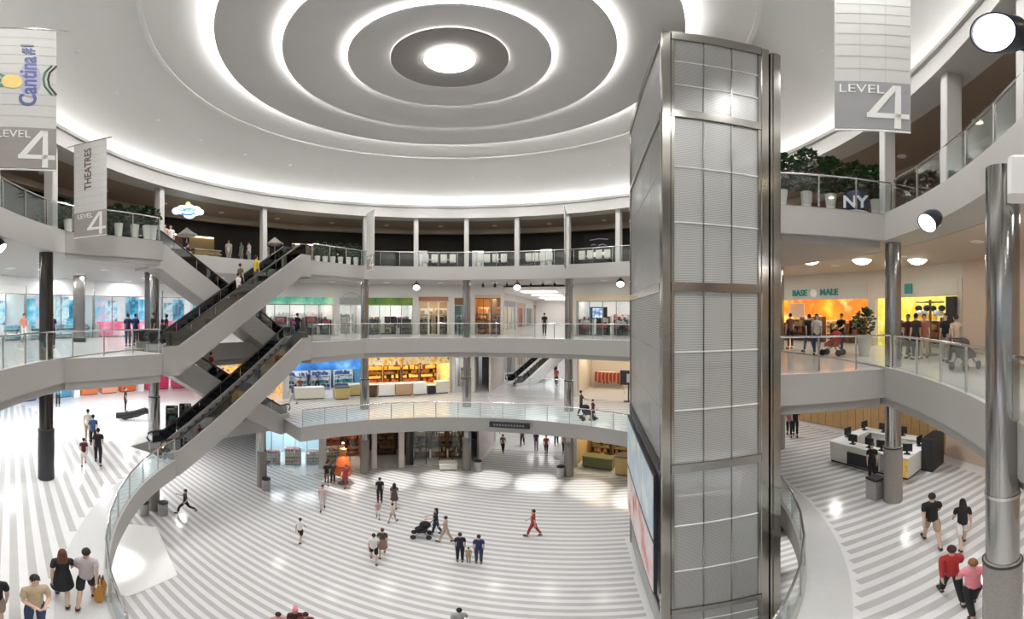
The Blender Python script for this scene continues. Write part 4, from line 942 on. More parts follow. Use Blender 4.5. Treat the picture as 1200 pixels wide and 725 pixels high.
dl_ring = MB().lathe([(0.17, 0), (0.17, 0.03), (0.12, 0.03), (0.12, 0.0)], 16).mesh('trim'); dl_lens = MB().lathe([(0.12, 0.012), (0.01, 0.012)], 16).mesh('lens')
M_dim = mat('dim_lens', (0.7, 0.7, 0.68), 0.5, emit=0.3)
def downlight(x, y, z, label, group, energy, col=(1, 0.96, 0.9), size=1.0, spotty=None, lens=None, lsize=0.3):
    t = thing('downlight', label, 'downlight', (x, y, z - 0.03), 0, group)
    t.scale = (size, size, 1)
    obj('trim', dl_ring, M_white, t); obj('lens', dl_lens, lens or M_down, t)
    if energy:
        if spotty: spot('downlight_beam', (x, y, z - 0.06), energy, spotty, 0.6, col, r=0.1)
        else: area('downlight_glow', (x, y, z - 0.06), lsize, energy, col, spread=2.3 if lens else PI)
for k in range(24):
    d = 7.5 + 15 * k; x, y = RG(10.9, d)
    downlight(x, y, EYE + 8.80, 'small recessed downlight in the outer band of the dome', 'downlights of the dome', 95, (1, 0.98, 0.96), 0.5, None, M_dim, 0.06)
for k in range(24):                      # under the level 2 slab
    d = -2.5 + 15 * k; x, y = RG(12.0, d)
    if V0 - 4 < (d if d <= 180 else d - 360) < V1 + 4 or in_tower(x, y, 0.5): continue
    downlight(x, y, L2 - 0.85, 'downlight under the second floor balcony', 'downlights under the second floor', 520, (1, 0.97, 0.92), 1.3, 0.85)
for k in range(24):
    d = 12.5 + 15 * k; x, y = RG(15.5, d)
    downlight(x, y, L3 - 1.25, 'downlight under the third floor balcony', 'downlights under the third floor', 40, (1, 0.97, 0.93), 1.4)
    downlight(x, y, L4 - 0.85, 'downlight under the top floor balcony', 'downlights under the top floor', 40, (1, 0.95, 0.88), 1.4)
    downlight(x, y, EYE + 6.66, 'downlight in the brown soffit of the top floor', 'downlights of the brown soffit', 6, (1, 0.85, 0.6), 1.1)
for k in range(8):                       # left concourse
    x, y = RG(20.5 if k < 4 else 18.0, -122 + 15 * (k % 4))
    downlight(x, y, L3 - 1.25, 'downlight over the left concourse', 'downlights over the concourse', 110, (0.95, 0.98, 1), 1.6)
    downlight(x, y, L4 - 0.85, 'downlight before the blue store', 'downlights before the blue store', 60, (0.95, 0.98, 1), 1.6)
for k in range(8):  # extra lamps added to brighten the floor under the left concourse
    x, y = RG(17.5 if k < 4 else 21.5, -120 + 17 * (k % 4))
    downlight(x, y, L2 - 0.85, 'added downlight brightening the ground floor under the left concourse', 'added downlights under the concourse', 110, (1, 0.98, 0.96), 1.4)
for k in range(3):
    x, y = PD((950, 1010, 1075)[k], 15.5)
    t = thing('ceiling_bowl', 'glowing white bowl lamp on the soffit right of the lift tower', 'ceiling lamp', (x, y, L4 - 0.86), 0, 'bowl lamps right of the tower')
    obj('bowl', MB().lathe([(0.42, 0.0), (0.4, -0.06), (0.25, -0.18), (0.02, -0.24)], 20), lightmat(4, (1, 0.95, 0.85)), t); obj('rim', MB().lathe([(0.46, 0.0), (0.46, -0.03), (0.42, -0.03)], 20), M_steel, t)

# ================================================================== PLANTERS
def planter(x, y, z, label, group, rng, h=0.75, r=0.22, fol=0.9, leaves=150, square=False):
    t = thing('potted_shrub', label, 'plant', (x, y, z + 0.012), 0, group)
    obj('pot', MB().lathe([(r * 0.62, 0), (r, h), (r * 0.88, h), (r * 0.85, h - 0.06)], 14), M_pot, t)
    obj('soil', MB().lathe([(r * 0.85, h - 0.07), (0.01, h - 0.05)], 14), mat('soil', (0.06, 0.04, 0.03), 0.9), t)
    m = MB()
    for k in range(leaves):
        a = rng.uniform(0, 2 * PI); rr = fol * 0.5 * math.sqrt(rng.random()); zz = h + rng.uniform(0.05, fol)
        rr *= math.sin(min(PI, PI * (zz - h) / (fol * 1.05)) * 0.9 + 0.25)
        c = Vector((rr * math.cos(a), rr * math.sin(a), zz)); L = rng.uniform(0.14, 0.28)
        u = Vector((math.cos(a + rng.uniform(-1, 1)), math.sin(a + rng.uniform(-1, 1)), rng.uniform(-0.5, 0.9))).normalized() * L
        w = u.cross(Vector((rng.uniform(-1, 1), rng.uniform(-1, 1), 1))).normalized() * (L * 0.3)
        m.add([c - u * 0.5, c + w, c + u * 0.5, c - w], [(0, 1, 2, 3)])
    obj('foliage', m, M_leaf, t)['kind'] = 'stuff'
    obj('stem', MB().tube([(0, 0, h - 0.06), (0.02, 0, h + fol * 0.4), (-0.02, 0.02, h + fol * 0.75)], [0.025, 0.02, 0.01], 6), mat('stem', (0.10, 0.07, 0.04), 0.8), t)
    return t
for i, (px, dd) in enumerate([(921, 0.5), (937, 0.6), (952, 0.5), (972, 0.6), (988, 0.5)]):
    f = i / 4.0
    a = T_R + e1 * 0.9 + e2 * 0.9; b = Vector(RG(R3 + 0.9, 122))
    p = a.lerp(b, f * 0.85)
    planter(p.x, p.y, L4, 'white pot with a dark shrub, %s from the lift tower on the top bridge' % ['first', 'second', 'third', 'fourth', 'fifth'][i], 'planters on the top bridge', rng, 0.8, 0.2, 1.35 + 0.2 * (i == 1), 420)
for i, px in enumerate([80, 108, 139, 158, 172, 179]):
    x, y = AT(px, 283 - 1.5 + 0.02 * px, L4); d = math.hypot(x, y); x, y = PD(px, 15.2 + 0.012 * (px - 80))
    planter(x, y, L4, 'white pot with a shrub beside the THEATRES banner, %s from the left' % ['first', 'second', 'third', 'fourth', 'fifth', 'sixth'][i], 'planters by the left banners', rng, 0.8, 0.2, 0.9, 170)
for i in range(6):
    x, y = RP(372 + i * 9, R3 + 0.9)
    planter(x, y, L4, 'pale pot in the row left of the edge-on far banner, %s from the left' % ['first', 'second', 'third', 'fourth', 'fifth', 'sixth'][i], 'planters left of the far opening', rng, 0.7, 0.2, 1.0, 120)
for i, (px, R) in enumerate([(60, 16.0), (95, 16.6), (135, 16.4), (165, 16.3)]):
    x, y = RP(px, R)
    planter(x, y, L4, 'big dark green bush against the top floor wall, %s from the left' % ['first', 'second', 'third', 'fourth'][i], 'bushes at the top floor wall', rng, 0.7, 0.35, 1.7, 300)
for i, px in enumerate([1013]):
    x, y = PD(px, 15.0)
    planter(x, y, L3, 'grey pot with a flowering shrub before the orange-walled shop', None, rng, 0.85, 0.33, 1.1, 260)

# ================================================================== TOP FLOOR RESTAURANT FURNITURE AND SIGNS
M_cream = mat('cream_chair', (0.66, 0.63, 0.55), 0.5)
def chair(x, y, z, rz, label, group, m=M_cream):
    t = thing('dining_chair', label, 'chair', (x, y, z + 0.012), rz, group)
    if 'seat' not in PMESH:
        PMESH['seat'] = MB().cham(-0.22, 0.22, -0.22, 0.22, 0.42, 0.47, 0.02).mesh('seat'); PMESH['back'] = MB().cham(-0.22, 0.22, 0.18, 0.23, 0.47, 1.0, 0.02).mesh('backrest'); PMESH['leg'] = MB().box(-0.02, 0.02, -0.02, 0.02, 0, 0.43).mesh('leg')
    obj('seat', PMESH['seat'], m, t); obj('backrest', PMESH['back'], m, t)
    for a in (-0.19, 0.19):
        for b in (-0.19, 0.19): obj('leg', PMESH['leg'], M_blackm, t, (a, b, 0))
def table(x, y, z, label, group):
    t = thing('dining_table', label, 'table', (x, y, z + 0.012), 0, group)
    obj('table_top', MB().lathe([(0.38, 0.71), (0.4, 0.725), (0.38, 0.75)], 18), M_cream, t); obj('leg', MB().tube([(0, 0, 0.02), (0, 0, 0.71)], 0.035, 8), M_blackm, t); obj('base', MB().lathe([(0.25, 0), (0.25, 0.02), (0.05, 0.05)], 14), M_blackm, t)
secs = [('left of the second far post', 487, 542), ('between the middle far posts', 550, 602), ('right of the middle far posts', 610, 655), ('beside the lift tower', 672, 724)]
for nm, a, b in secs:
    n = 4
    for i in range(n):
        px = a + 6 + (b - a - 12) * (i + 0.5) / n
        x, y = RP(px, R3 + 0.75); d = TH(x, y)
        chair(x, y, L4, -math.radians(d) + PI, 'cream dining chair at the top floor railing ' + nm, 'chairs at the rail ' + nm)
        if i % 2 == 0:
            x, y = RP(px + 5, R3 + 1.5); table(x, y, L4, 'round cream table on the top floor ' + nm, 'tables ' + nm)
for i, px in enumerate((494, 560, 640)):
    x, y = RP(px, R3 + 0.62); d = TH(x, y)
    t = thing('menu_board', 'white menu board standing at the top floor railing, %s of three' % ['left', 'middle', 'right'][i], 'menu board', (x, y, L4 + 0.012), -math.radians(d), 'menu boards at the far top railing')
    obj('board', MB().cham(-0.4, 0.4, -0.03, 0.03, 0.05, 1.25, 0.01), mat('board_grey', (0.62, 0.62, 0.60), 0.5), t); obj('sheet', MB().box(-0.2, 0.2, -0.045, -0.03, 0.25, 1.0), M_white, t); obj('foot', MB().box(-0.4, 0.4, -0.2, 0.2, 0, 0.05), M_steel, t)
# blue cloud sign of the left restaurant
x, y = PD(220, 20.4); zc = EYE + 20.4 * math.tan((HY - 248) / F)
t = thing('cloud_sign', 'lit white and blue cloud-shaped sign hanging in the dark top floor', 'sign', (x, y, zc), -AZ(220))
blob = MB()
for dx, dz, r in ((-0.62, 0.05, 0.26), (-0.3, 0.12, 0.34), (0.05, 0.12, 0.4), (0.4, 0.05, 0.36), (0.68, -0.02, 0.22), (0.1, -0.12, 0.36)): blob.ball((dx, 0, dz), r, 0.07, r * 0.85, 16, 8)
obj('cloud', blob, mat('sign_white', (0.8, 0.88, 0.95), 0.4, emit=1.1, ecol=(0.75, 0.88, 1.0)), t)
obj('wave', MB().tube([(-0.35, -0.09, -0.12), (-0.1, -0.1, -0.2), (0.15, -0.1, -0.2), (0.4, -0.09, -0.1)], 0.05, 8), mat('sign_blue', (0.05, 0.22, 0.6), 0.4, emit=0.5), t)
obj('lettering', text_mesh('Cantina', 0.28, 0.01, 0.01), mat('sign_green', (0.10, 0.42, 0.45), 0.4), t, M=upright(None, (-0.02, -0.1, 0.12)))
obj('fruit', MB().ball((0.02, -0.02, 0.5), 0.14, 0.06, 0.1, 12, 6), mat('sign_lime', (0.75, 0.80, 0.25), 0.4, emit=0.8), t)
for q in (-0.4, 0.4): obj('hanger', MB().tube([(q, 0, 0.3), (q, 0, EYE + 6.3 - zc)], 0.02, 6), M_blackm, t)
# restaurant bars on the dark left side
for i, (p0, p1, c, lb) in enumerate([(196, 222, (0.24, 0.10, 0.06), 'brown bar front under the cloud sign'), (228, 258, (0.55, 0.42, 0.18), 'golden-lit bar under the right of the cloud sign'), (345, 372, (0.34, 0.24, 0.15), 'tan booth in the top floor restaurant left of the pots')]):
    fr = Frame(RP(p0, 16.6), RP(p1, 16.6), L4)
    t = thing('bar', lb, 'bar', fr.loc(), fr.rz, None)
    obj('counter_front', MB().box(0, fr.W, 0, 0.5, 0.012, 1.05), mat('bar_%d' % i, c, 0.5), t); obj('counter_top', MB().box(-0.05, fr.W + 0.05, -0.1, 0.6, 1.05, 1.12), M_steel, t)
    obj('back_bar', MB().box(0, fr.W, 0.85, 0.95, 0.012, 2.2), mat('barb_%d' % i, tuple(v * 0.8 for v in c), 0.5), t)
    obj('bar_light', MB().box(0.1, fr.W - 0.1, 0.8, 0.85, 2.1, 2.16), lightmat(5, WARM), t)
    for k in range(3):
        q = fr.w(fr.W * (k + 0.5) / 3, -0.45)
        s = thing('bar_stool', 'bar stool at the ' + lb, 'stool', (q[0], q[1], L4 + 0.012), 0, 'stools at the ' + lb)
        obj('seat', MB().lathe([(0.18, 0.7), (0.2, 0.74), (0.17, 0.77)], 14), M_cream, s); obj('leg', MB().tube([(0, 0, 0), (0, 0, 0.7)], 0.03, 6), M_steel, s); obj('base', MB().lathe([(0.2, 0), (0.2, 0.02), (0.03, 0.04)], 12), M_steel, s)
# parasol / white tents
for i, (px, R) in enumerate(((219, 15.6), (322, 15.8))):
    x, y = RP(px, R)
    t = thing('parasol', ['folded-edge white parasol under the cloud sign', 'white parasol right of the lit post on the top floor'][i], 'parasol', (x, y, L4 + 0.012))
    obj('pole', MB().tube([(0, 0, 0), (0, 0, 2.2)], 0.025, 6), M_white, t); obj('canopy', MB().lathe([(0.65, 1.75), (0.66, 1.68), (0.64, 1.68), (0.02, 2.2)], 8), M_white, t); obj('base', MB().lathe([(0.25, 0), (0.25, 0.06), (0.05, 0.1)], 12), M_blackm, t)
# dark bar sign beside the tower and navy NY stand
fr = Frame(RP(684, 16.8), RP(722, 16.8), L4)
t = thing('wall_sign', 'black restaurant sign with faint white strokes beside the lift tower', 'sign', fr.w(0, 0, 0.9), fr.rz)
obj('panel', MB().box(0, fr.W, 0, 0.08, 0, 1.9), M_blackm, t)
for k, (a, b, z) in enumerate(((0.5, 1.9, 1.45), (0.6, 0.95, 1.05), (1.15, 1.75, 1.02))): obj('stroke', MB().tube([(a, -0.02, z), ((a + b) / 2, -0.02, z + 0.08), (b, -0.02, z)], 0.035, 6), mat('faint_white', (0.4, 0.42, 0.5), 0.5, emit=0.15), t)
obj('notice', MB().box(0.75, 1.65, -0.05, 0, 0.15, 0.5), mat('lit_notice', (0.8, 0.78, 0.7), 0.5, emit=0.6), t)
p = (T_R + e1 * 0.6).lerp(Vector(RG(R3 + 0.05, 126)), 0.78) + Vector((0.25, 0.5))
t = thing('shop_cart', 'navy domed cart marked NY at the corner of the top bridge', 'cart', (p.x, p.y, L4 + 0.012), -math.radians(123) + PI)
mnavy = mat('navy_cloth', (0.008, 0.010, 0.06), 0.6)
obj('cover', MB().lathe([(0.42, 0.0), (0.44, 0.5), (0.34, 0.75), (0.02, 0.9)], 20), mnavy, t)
obj('rim', MB().lathe([(0.46, 0.0), (0.46, 0.08), (0.42, 0.08)], 20), M_white, t)
aw = math.atan2(-p.y, -p.x) - (-math.radians(123) + PI)
obj('lettering', text_mesh('NY', 0.55, 0.02, 0.015), M_white, t, M=Matrix.Rotation(aw + PI / 2, 4, 'Z') @ upright(None, (0.0, -0.47, 0.32)))
# directory plate on the level 2 fascia
x, y = RG(R2 - 0.02, TH(*RP(597, R2)) )
a, b = RP(574, R2 - 0.02), RP(621, R2 - 0.02); fr = Frame(a, b, L2 - 0.42)
t = thing('fascia_plate', 'long black sign plate on the second floor fascia', 'sign', fr.loc(), fr.rz)
obj('plate', MB().box(0, fr.W, -0.12, 0.02, 0, 0.36), M_blackm, t)
for k in range(11): obj('mark', MB().box(0.25 + k * 0.175, 0.36 + k * 0.175, -0.13, -0.12, 0.12, 0.24), mat('mark_grey', (0.25, 0.24, 0.24), 0.6), t)

# ================================================================== GROUND THINGS
P = [AT(184, 618, 0), AT(208, 674, 0), AT(150, 699, 0), AT(112, 690, 0), AT(118, 610, 0)]  # patch of sunlight on the floor, shaped as a thin white slab
t = tag(obj('sun_patch', MB().prism(P, 0.004, 0.05), mat('sun_patch_white', (0.93, 0.93, 0.92), 0.2, vary=0.01)), 'sunlight patch built as a white slab on the ground floor under the left balcony', 'light patch')
def bin_(x, y, z, label, m, group='litter bins'):
    t = thing('litter_bin', label, 'bin', (x, y, z + 0.012), 0, group)
    obj('body', MB().lathe([(0.25, 0), (0.27, 0.03), (0.27, 0.8), (0.25, 0.82)], 16), m, t); obj('lid', MB().lathe([(0.28, 0.82), (0.28, 0.88), (0.14, 0.93), (0.13, 0.9)], 16), M_blackm, t)
m_bin = mat('bin_grey', (0.42, 0.41, 0.40), 0.35, 0.6)
for px, py, z, lb in ((312, 574, 0, 'grey bin beside the column behind the escalators'), (169, 603, 0, 'grey bin left of the pair under the left balcony'), (191, 603, 0, 'grey bin right of the pair under the left balcony'), (560, 552, 0, 'grey bin at the foot of the column left of the corridor'), (657, 559, 0, 'grey bin at the foot of the column right of the corridor')):
    x, y = AT(px, py, z); bin_(x, y, z, lb, m_bin)
x, y = AT(1026, 583, L2)
t = thing('litter_bin', 'square grey bin beside the stone column base near the kiosk', 'bin', (x, y, L2 + 0.012), -AX)
obj('body', MB().cham(-0.24, 0.24, -0.24, 0.24, 0, 0.8, 0.02), m_bin, t); obj('lid', MB().cham(-0.25, 0.25, -0.25, 0.25, 0.8, 0.86, 0.02), M_blackm, t)
# white kiosk
A = Vector(AT(973, 540, L2)); B = Vector(AT(1064, 563, L2)); Cc = Vector(AT(1112, 538, L2))
fr = Frame(A, B, L2)
K = thing('kiosk', 'white island kiosk with dark screens and a yellow panel on the right second floor', 'kiosk', fr.loc(), fr.rz)
W = fr.W; D = 2.6
m_kw = mat('kiosk_white', (0.82, 0.81, 0.76), 0.4)
for q in ((0, 0.5, 0, D), (0.5, W - 0.5, 0, 0.5), (W - 0.5, W, 0, D), (0.5, W - 0.5, D - 0.5, D)):
    kc = obj('counter', MB().box(q[0], q[1], q[2], q[3], 0.1, 0.95), m_kw, K); obj('counter_top', MB().cham(q[0] - 0.03, q[1] + 0.03, q[2] - 0.03, q[3] + 0.03, 0.95, 1.0, 0.015), M_white, kc); obj('plinth', MB().box(q[0] + 0.03, q[1] - 0.03, q[2] + 0.03, q[3] - 0.03, 0.012, 0.1), M_blackm, kc)
obj('dark_panel', MB().box(0.9, W - 1.3, -0.02, 0.0, 0.12, 0.7), M_blackm, K)
obj('grey_panel', MB().box(W - 1.2, W - 0.55, -0.02, 0.0, 0.12, 0.92), m_bin, K)
obj('yellow_panel', MB().box(W - 0.45, W - 0.02, -0.03, 0.0, 0.12, 0.92), poster('yellow_poster', [(0.75, 0.42, 0.05), (0.85, 0.55, 0.10), (0.35, 0.15, 0.03)], 3, 0.2), K)
obj('back_cabinet', MB().box(W + 0.02, W + 0.5, D - 1.5, D - 0.3, 0.012, 1.5), M_blackm, K)
def monitor(x, y, a, lb, w=0.42):
    q = fr.w(x, y, 1.0)
    t = thing('monitor', lb, 'monitor', q, fr.rz + a, 'monitors on the kiosk')
    obj('screen', MB().cham(-w / 2, w / 2, -0.03, 0.03, 0.12, 0.45, 0.01), M_blackm, t); obj('stand', MB().box(-0.04, 0.04, -0.02, 0.04, 0.02, 0.14), M_blackm, t); obj('base', MB().box(-0.12, 0.12, -0.09, 0.09, 0.0, 0.02), M_blackm, t)
for i, (x, y, a) in enumerate([(0.25, 0.9, 1.5), (0.25, 2.2, 1.5), (1.0, 0.25, 0.1), (1.8, 0.28, -0.1), (2.4, 0.25, 0.15), (W - 0.25, 0.4, 0.4), (W - 0.25, 1.5, 1.5), (1.2, D - 0.25, 0), (2.2, D - 0.25, 0.2)]):
    monitor(x, y, a, 'black monitor on the white kiosk, number %s along its counters' % ['one', 'two', 'three', 'four', 'five', 'six', 'seven', 'eight', 'nine'][i])
for i, (x, y) in enumerate([(1.3, 1.4), (2.3, 1.5)]):
    q = fr.w(x, y)
    t = thing('office_chair', 'black swivel chair inside the white kiosk, %s one' % ['left', 'right'][i], 'chair', (q[0], q[1], L2 + 0.012), i * 1.3, 'kiosk chairs')
    obj('seat', MB().cham(-0.24, 0.24, -0.24, 0.24, 0.46, 0.54, 0.03), M_blackm, t); obj('backrest', MB().cham(-0.23, 0.23, 0.2, 0.26, 0.6, 1.15, 0.02), M_blackm, t); obj('stem', MB().tube([(0, 0, 0.06), (0, 0, 0.46)], 0.03, 6), M_steel, t)
    for k in range(5): obj('foot', MB().tube([(0, 0, 0.07), (0.27 * math.cos(k * 1.257), 0.27 * math.sin(k * 1.257), 0.03)], 0.02, 6), M_blackm, t)
# orange dress mannequin on level 1, dark bench ride on level 2 left, rack behind the escalator foot
x, y = AT(402, 566, 0)
t = thing('dress_display', 'tall orange flounced dress on a stand before the brown shop', 'display', (x, y, 0.012))
obj('skirt', MB().lathe([(0.55, 0.75), (0.6, 0.85), (0.42, 1.3), (0.5, 1.45), (0.36, 1.9), (0.2, 2.15)], 18), mat('orange_cloth', (0.65, 0.14, 0.03), 0.7, vary=0.25, scale=4), t)
obj('bodice', MB().lathe([(0.2, 2.15), (0.26, 2.4), (0.24, 2.6), (0.08, 2.7)], 16, sy=0.75), mat('orange_gold', (0.60, 0.26, 0.06), 0.6, vary=0.3), t)
obj('stand', MB().tube([(0, 0, 0.02), (0, 0, 0.8)], 0.04, 8).lathe([(0.35, 0), (0.35, 0.03)], 16), M_blackm, t)
obj('neck', MB().lathe([(0.07, 2.7), (0.06, 2.8), (0.09, 2.9), (0.1, 3.0), (0.02, 3.1)], 12), mat('mannequin_tan', (0.5, 0.35, 0.22), 0.5), t)
x, y = AT(157, 492, L2)
t = thing('lounge_seat', 'black curved lounge seat on the concourse behind the column', 'seat', (x, y, L2 + 0.012), 0.9)
obj('cushion', MB().tube([(-1.1, 0, 0.3), (-0.6, 0, 0.28), (0.1, 0, 0.4), (0.7, 0, 0.6), (1.0, 0, 0.5)], [0.18, 0.24, 0.24, 0.22, 0.14], 10), M_black, t)
for k in (-0.8, 0.0, 0.85): obj('leg', MB().box(k - 0.05, k + 0.05, -0.15, 0.15, 0, 0.3), M_steel, t)
fr = Frame(PD(192, 20.5), PD(238, 20.5), L2)
for k in range(3):
    shelf_unit(fr, 0.1 + k * 0.75, 0.0 + 0.5 * (k % 2), 0.7, 1.3, [(0.05, 0.06, 0.06), (0.03, 0.08, 0.09), (0.10, 0.12, 0.08)], 'dark rack of goods behind the lower escalator foot, %s of three' % ['left', 'middle', 'right'][k], 'dark racks behind the escalator foot', rng, 3, M_blackm)
# small white housing under the right soffit
x, y = PD(1222, 5.2)
t = thing('camera_housing', 'white box housing under the soffit at the right edge', 'housing', (x, y, L4 - 0.86), -1.5)
obj('box', MB().cham(-0.5, 0.25, -0.25, 0.25, -0.62, 0.0, 0.05), M_white, t); obj('lens', MB().lathe([(0.05, -0.62), (0.05, -0.65), (0.01, -0.66)], 12, -0.1, 0), M_blackm, t)
# track of a coffee stand with mugs of the yellow shop: dark hat stand
x, y = PD(1090, 15.3)
t = thing('hat_stand', 'dark stand hung with black and white caps before the yellow shop', 'display stand', (x, y, L3 + 0.012))
obj('pole', MB().tube([(0, 0, 0), (0, 0, 2.3)], 0.06, 8), mat('bronze', (0.25, 0.16, 0.09), 0.4, 0.6), t); obj('base', MB().lathe([(0.4, 0), (0.4, 0.05), (0.07, 0.09)], 16), M_blackm, t)
obj('arm', MB().tube([(-0.6, 0, 2.2), (0.6, 0, 2.2)], 0.03, 6).tube([(0, -0.6, 2.2), (0, 0.6, 2.2)], 0.03, 6), M_blackm, t)
for k in range(8):
    a = k * PI / 4; obj('cap', MB().ball((0.5 * math.cos(a), 0.5 * math.sin(a), 1.95 - 0.2 * (k % 2)), 0.16, 0.16, 0.13, 10, 5), M_white if k % 2 else M_blackm, t)

# ================================================================== PEOPLE
POSES = {  # (left leg swing, knee), (right leg swing, knee), (left arm swing, elbow, out), (right arm ...)
    'stand': ((0.03, 0.05), (-0.02, 0.03), (0.05, 0.2, 0.10, 0.0), (0.0, 0.25, 0.10, 0.0)),
    'walk': ((0.38, 0.12), (-0.30, 0.28), (-0.35, 0.25, 0.10, 0.0), (0.35, 0.45, 0.10, 0.0)),
    'walk_b': ((-0.28, 0.25), (0.36, 0.10), (0.30, 0.45, 0.10, 0.0), (-0.32, 0.25, 0.10, 0.0)),
    'run': ((0.75, 0.55), (-0.45, 0.75), (-0.6, 1.2, 0.15, 0.0), (0.6, 1.3, 0.15, 0.0)),
    'crossed': ((0.04, 0.05), (-0.03, 0.03), (0.30, 1.35, 0.14, 0.55), (0.25, 1.35, 0.14, 0.55)),
    'push': ((0.25, 0.10), (-0.22, 0.2), (0.55, 0.75, 0.06, 0.05), (0.55, 0.75, 0.06, 0.05)),
    'sit': ((1.45, 1.45), (1.42, 1.42), (0.3, 0.9, 0.1, 0.2), (0.3, 0.9, 0.1, 0.2)),
    'phone': ((0.05, 0.05), (-0.1, 0.12), (0.05, 0.25, 0.1, 0.0), (0.55, 1.9, 0.15, 0.2)),
}
def skeleton(pose):
    L, R, AL, AR = POSES[pose]
    V = {}
    for s, n, (a, kb) in ((-1, 'l', L), (1, 'r', R)):
        hip = Vector((s * 0.092, 0, 0.92)); kn = hip + Vector((s * 0.005, math.sin(a), -math.cos(a))) * 0.43
        an = kn + Vector((0, math.sin(a - kb), -math.cos(a - kb))) * 0.42
        pitch = (a - kb) * 0.7
        toe = an + Vector((s * 0.02, 0.15 * math.cos(pitch) + 0.06 * math.sin(pitch), 0.15 * math.sin(pitch) - 0.05 * math.cos(pitch)))
        V['hip' + n], V['knee' + n], V['ank' + n], V['toe' + n] = hip, kn, an, toe
    for s, n, (sw, eb, ab, inn) in ((-1, 'l', AL), (1, 'r', AR)):
        sh = Vector((s * 0.168, 0, 1.415)); d1 = Vector((s * math.sin(ab), math.sin(sw) * math.cos(ab), -math.cos(sw) * math.cos(ab)))
        el = sh + d1 * 0.28
        a2 = sw + eb; d2 = Vector((-s * inn, math.sin(a2), -math.cos(a2))).normalized(); wr = el + d2 * 0.25
        V['sh' + n], V['el' + n], V['wr' + n], V['palm' + n] = sh, el, wr, wr + d2 * 0.075
        side = Vector((0, 1, 0)) - d2 * d2.y
        if side.length < 0.2: side = Vector((1, 0, 0)) * s - d2 * (d2.x * s)
        side.normalize(); nrm = d2.cross(side).normalized() * (-s)
        V['hand' + n] = (d2, side, nrm)
    V['pelvis'] = Vector((0, 0, 0.96)); V['waist'] = Vector((0, 0.0, 1.10)); V['chest'] = Vector((0, 0.005, 1.27)); V['top'] = Vector((0, 0, 1.40)); V['neck'] = Vector((0, 0.0, 1.49))
    V['h0'] = Vector((0, 0.015, 1.56)); V['h1'] = Vector((0, 0.015, 1.645)); V['h2'] = Vector((0, 0.0, 1.715))
    zmin = min(V['toel'].z - 0.035, V['toer'].z - 0.035, V['ankl'].z - 0.075, V['ankr'].z - 0.075)
    if pose == 'sit': zmin = 0.0
    for k, v in V.items():
        if isinstance(v, Vector): v.z -= zmin
    return V
SK = {p: skeleton(p) for p in POSES}
PBODY = {}
def skin_mesh(verts, edges, radii, root, sub=1):
    me = bpy.data.meshes.new('sk'); me.from_pydata([tuple(v) for v in verts], edges, [])
    o = bpy.data.objects.new('sk', me); COL.objects.link(o)
    o.modifiers.new('Skin', 'SKIN'); s = o.modifiers.new('Sub', 'SUBSURF'); s.levels = sub; s.render_levels = sub
    sv = me.skin_vertices[0].data
    for i, r in enumerate(radii):
        sv[i].radius = r if isinstance(r, tuple) else (r, r); sv[i].use_root = (i == root)
    o.modifiers['Skin'].branch_smoothing = 0.4
    dg = bpy.context.evaluated_depsgraph_get(); dg.update()
    out = bpy.data.meshes.new_from_object(o.evaluated_get(dg))
    bpy.data.objects.remove(o); bpy.data.meshes.remove(me)
    out.polygons.foreach_set('use_smooth', [True] * len(out.polygons)); out.materials.clear()
    return out
class Sk:
    def __init__(s): s.v = []; s.e = []; s.r = []
    def add(s, p, r, parent=None):
        s.v.append(Vector(p)); s.r.append(r)
        if parent is not None: s.e.append((parent, len(s.v) - 1))
        return len(s.v) - 1
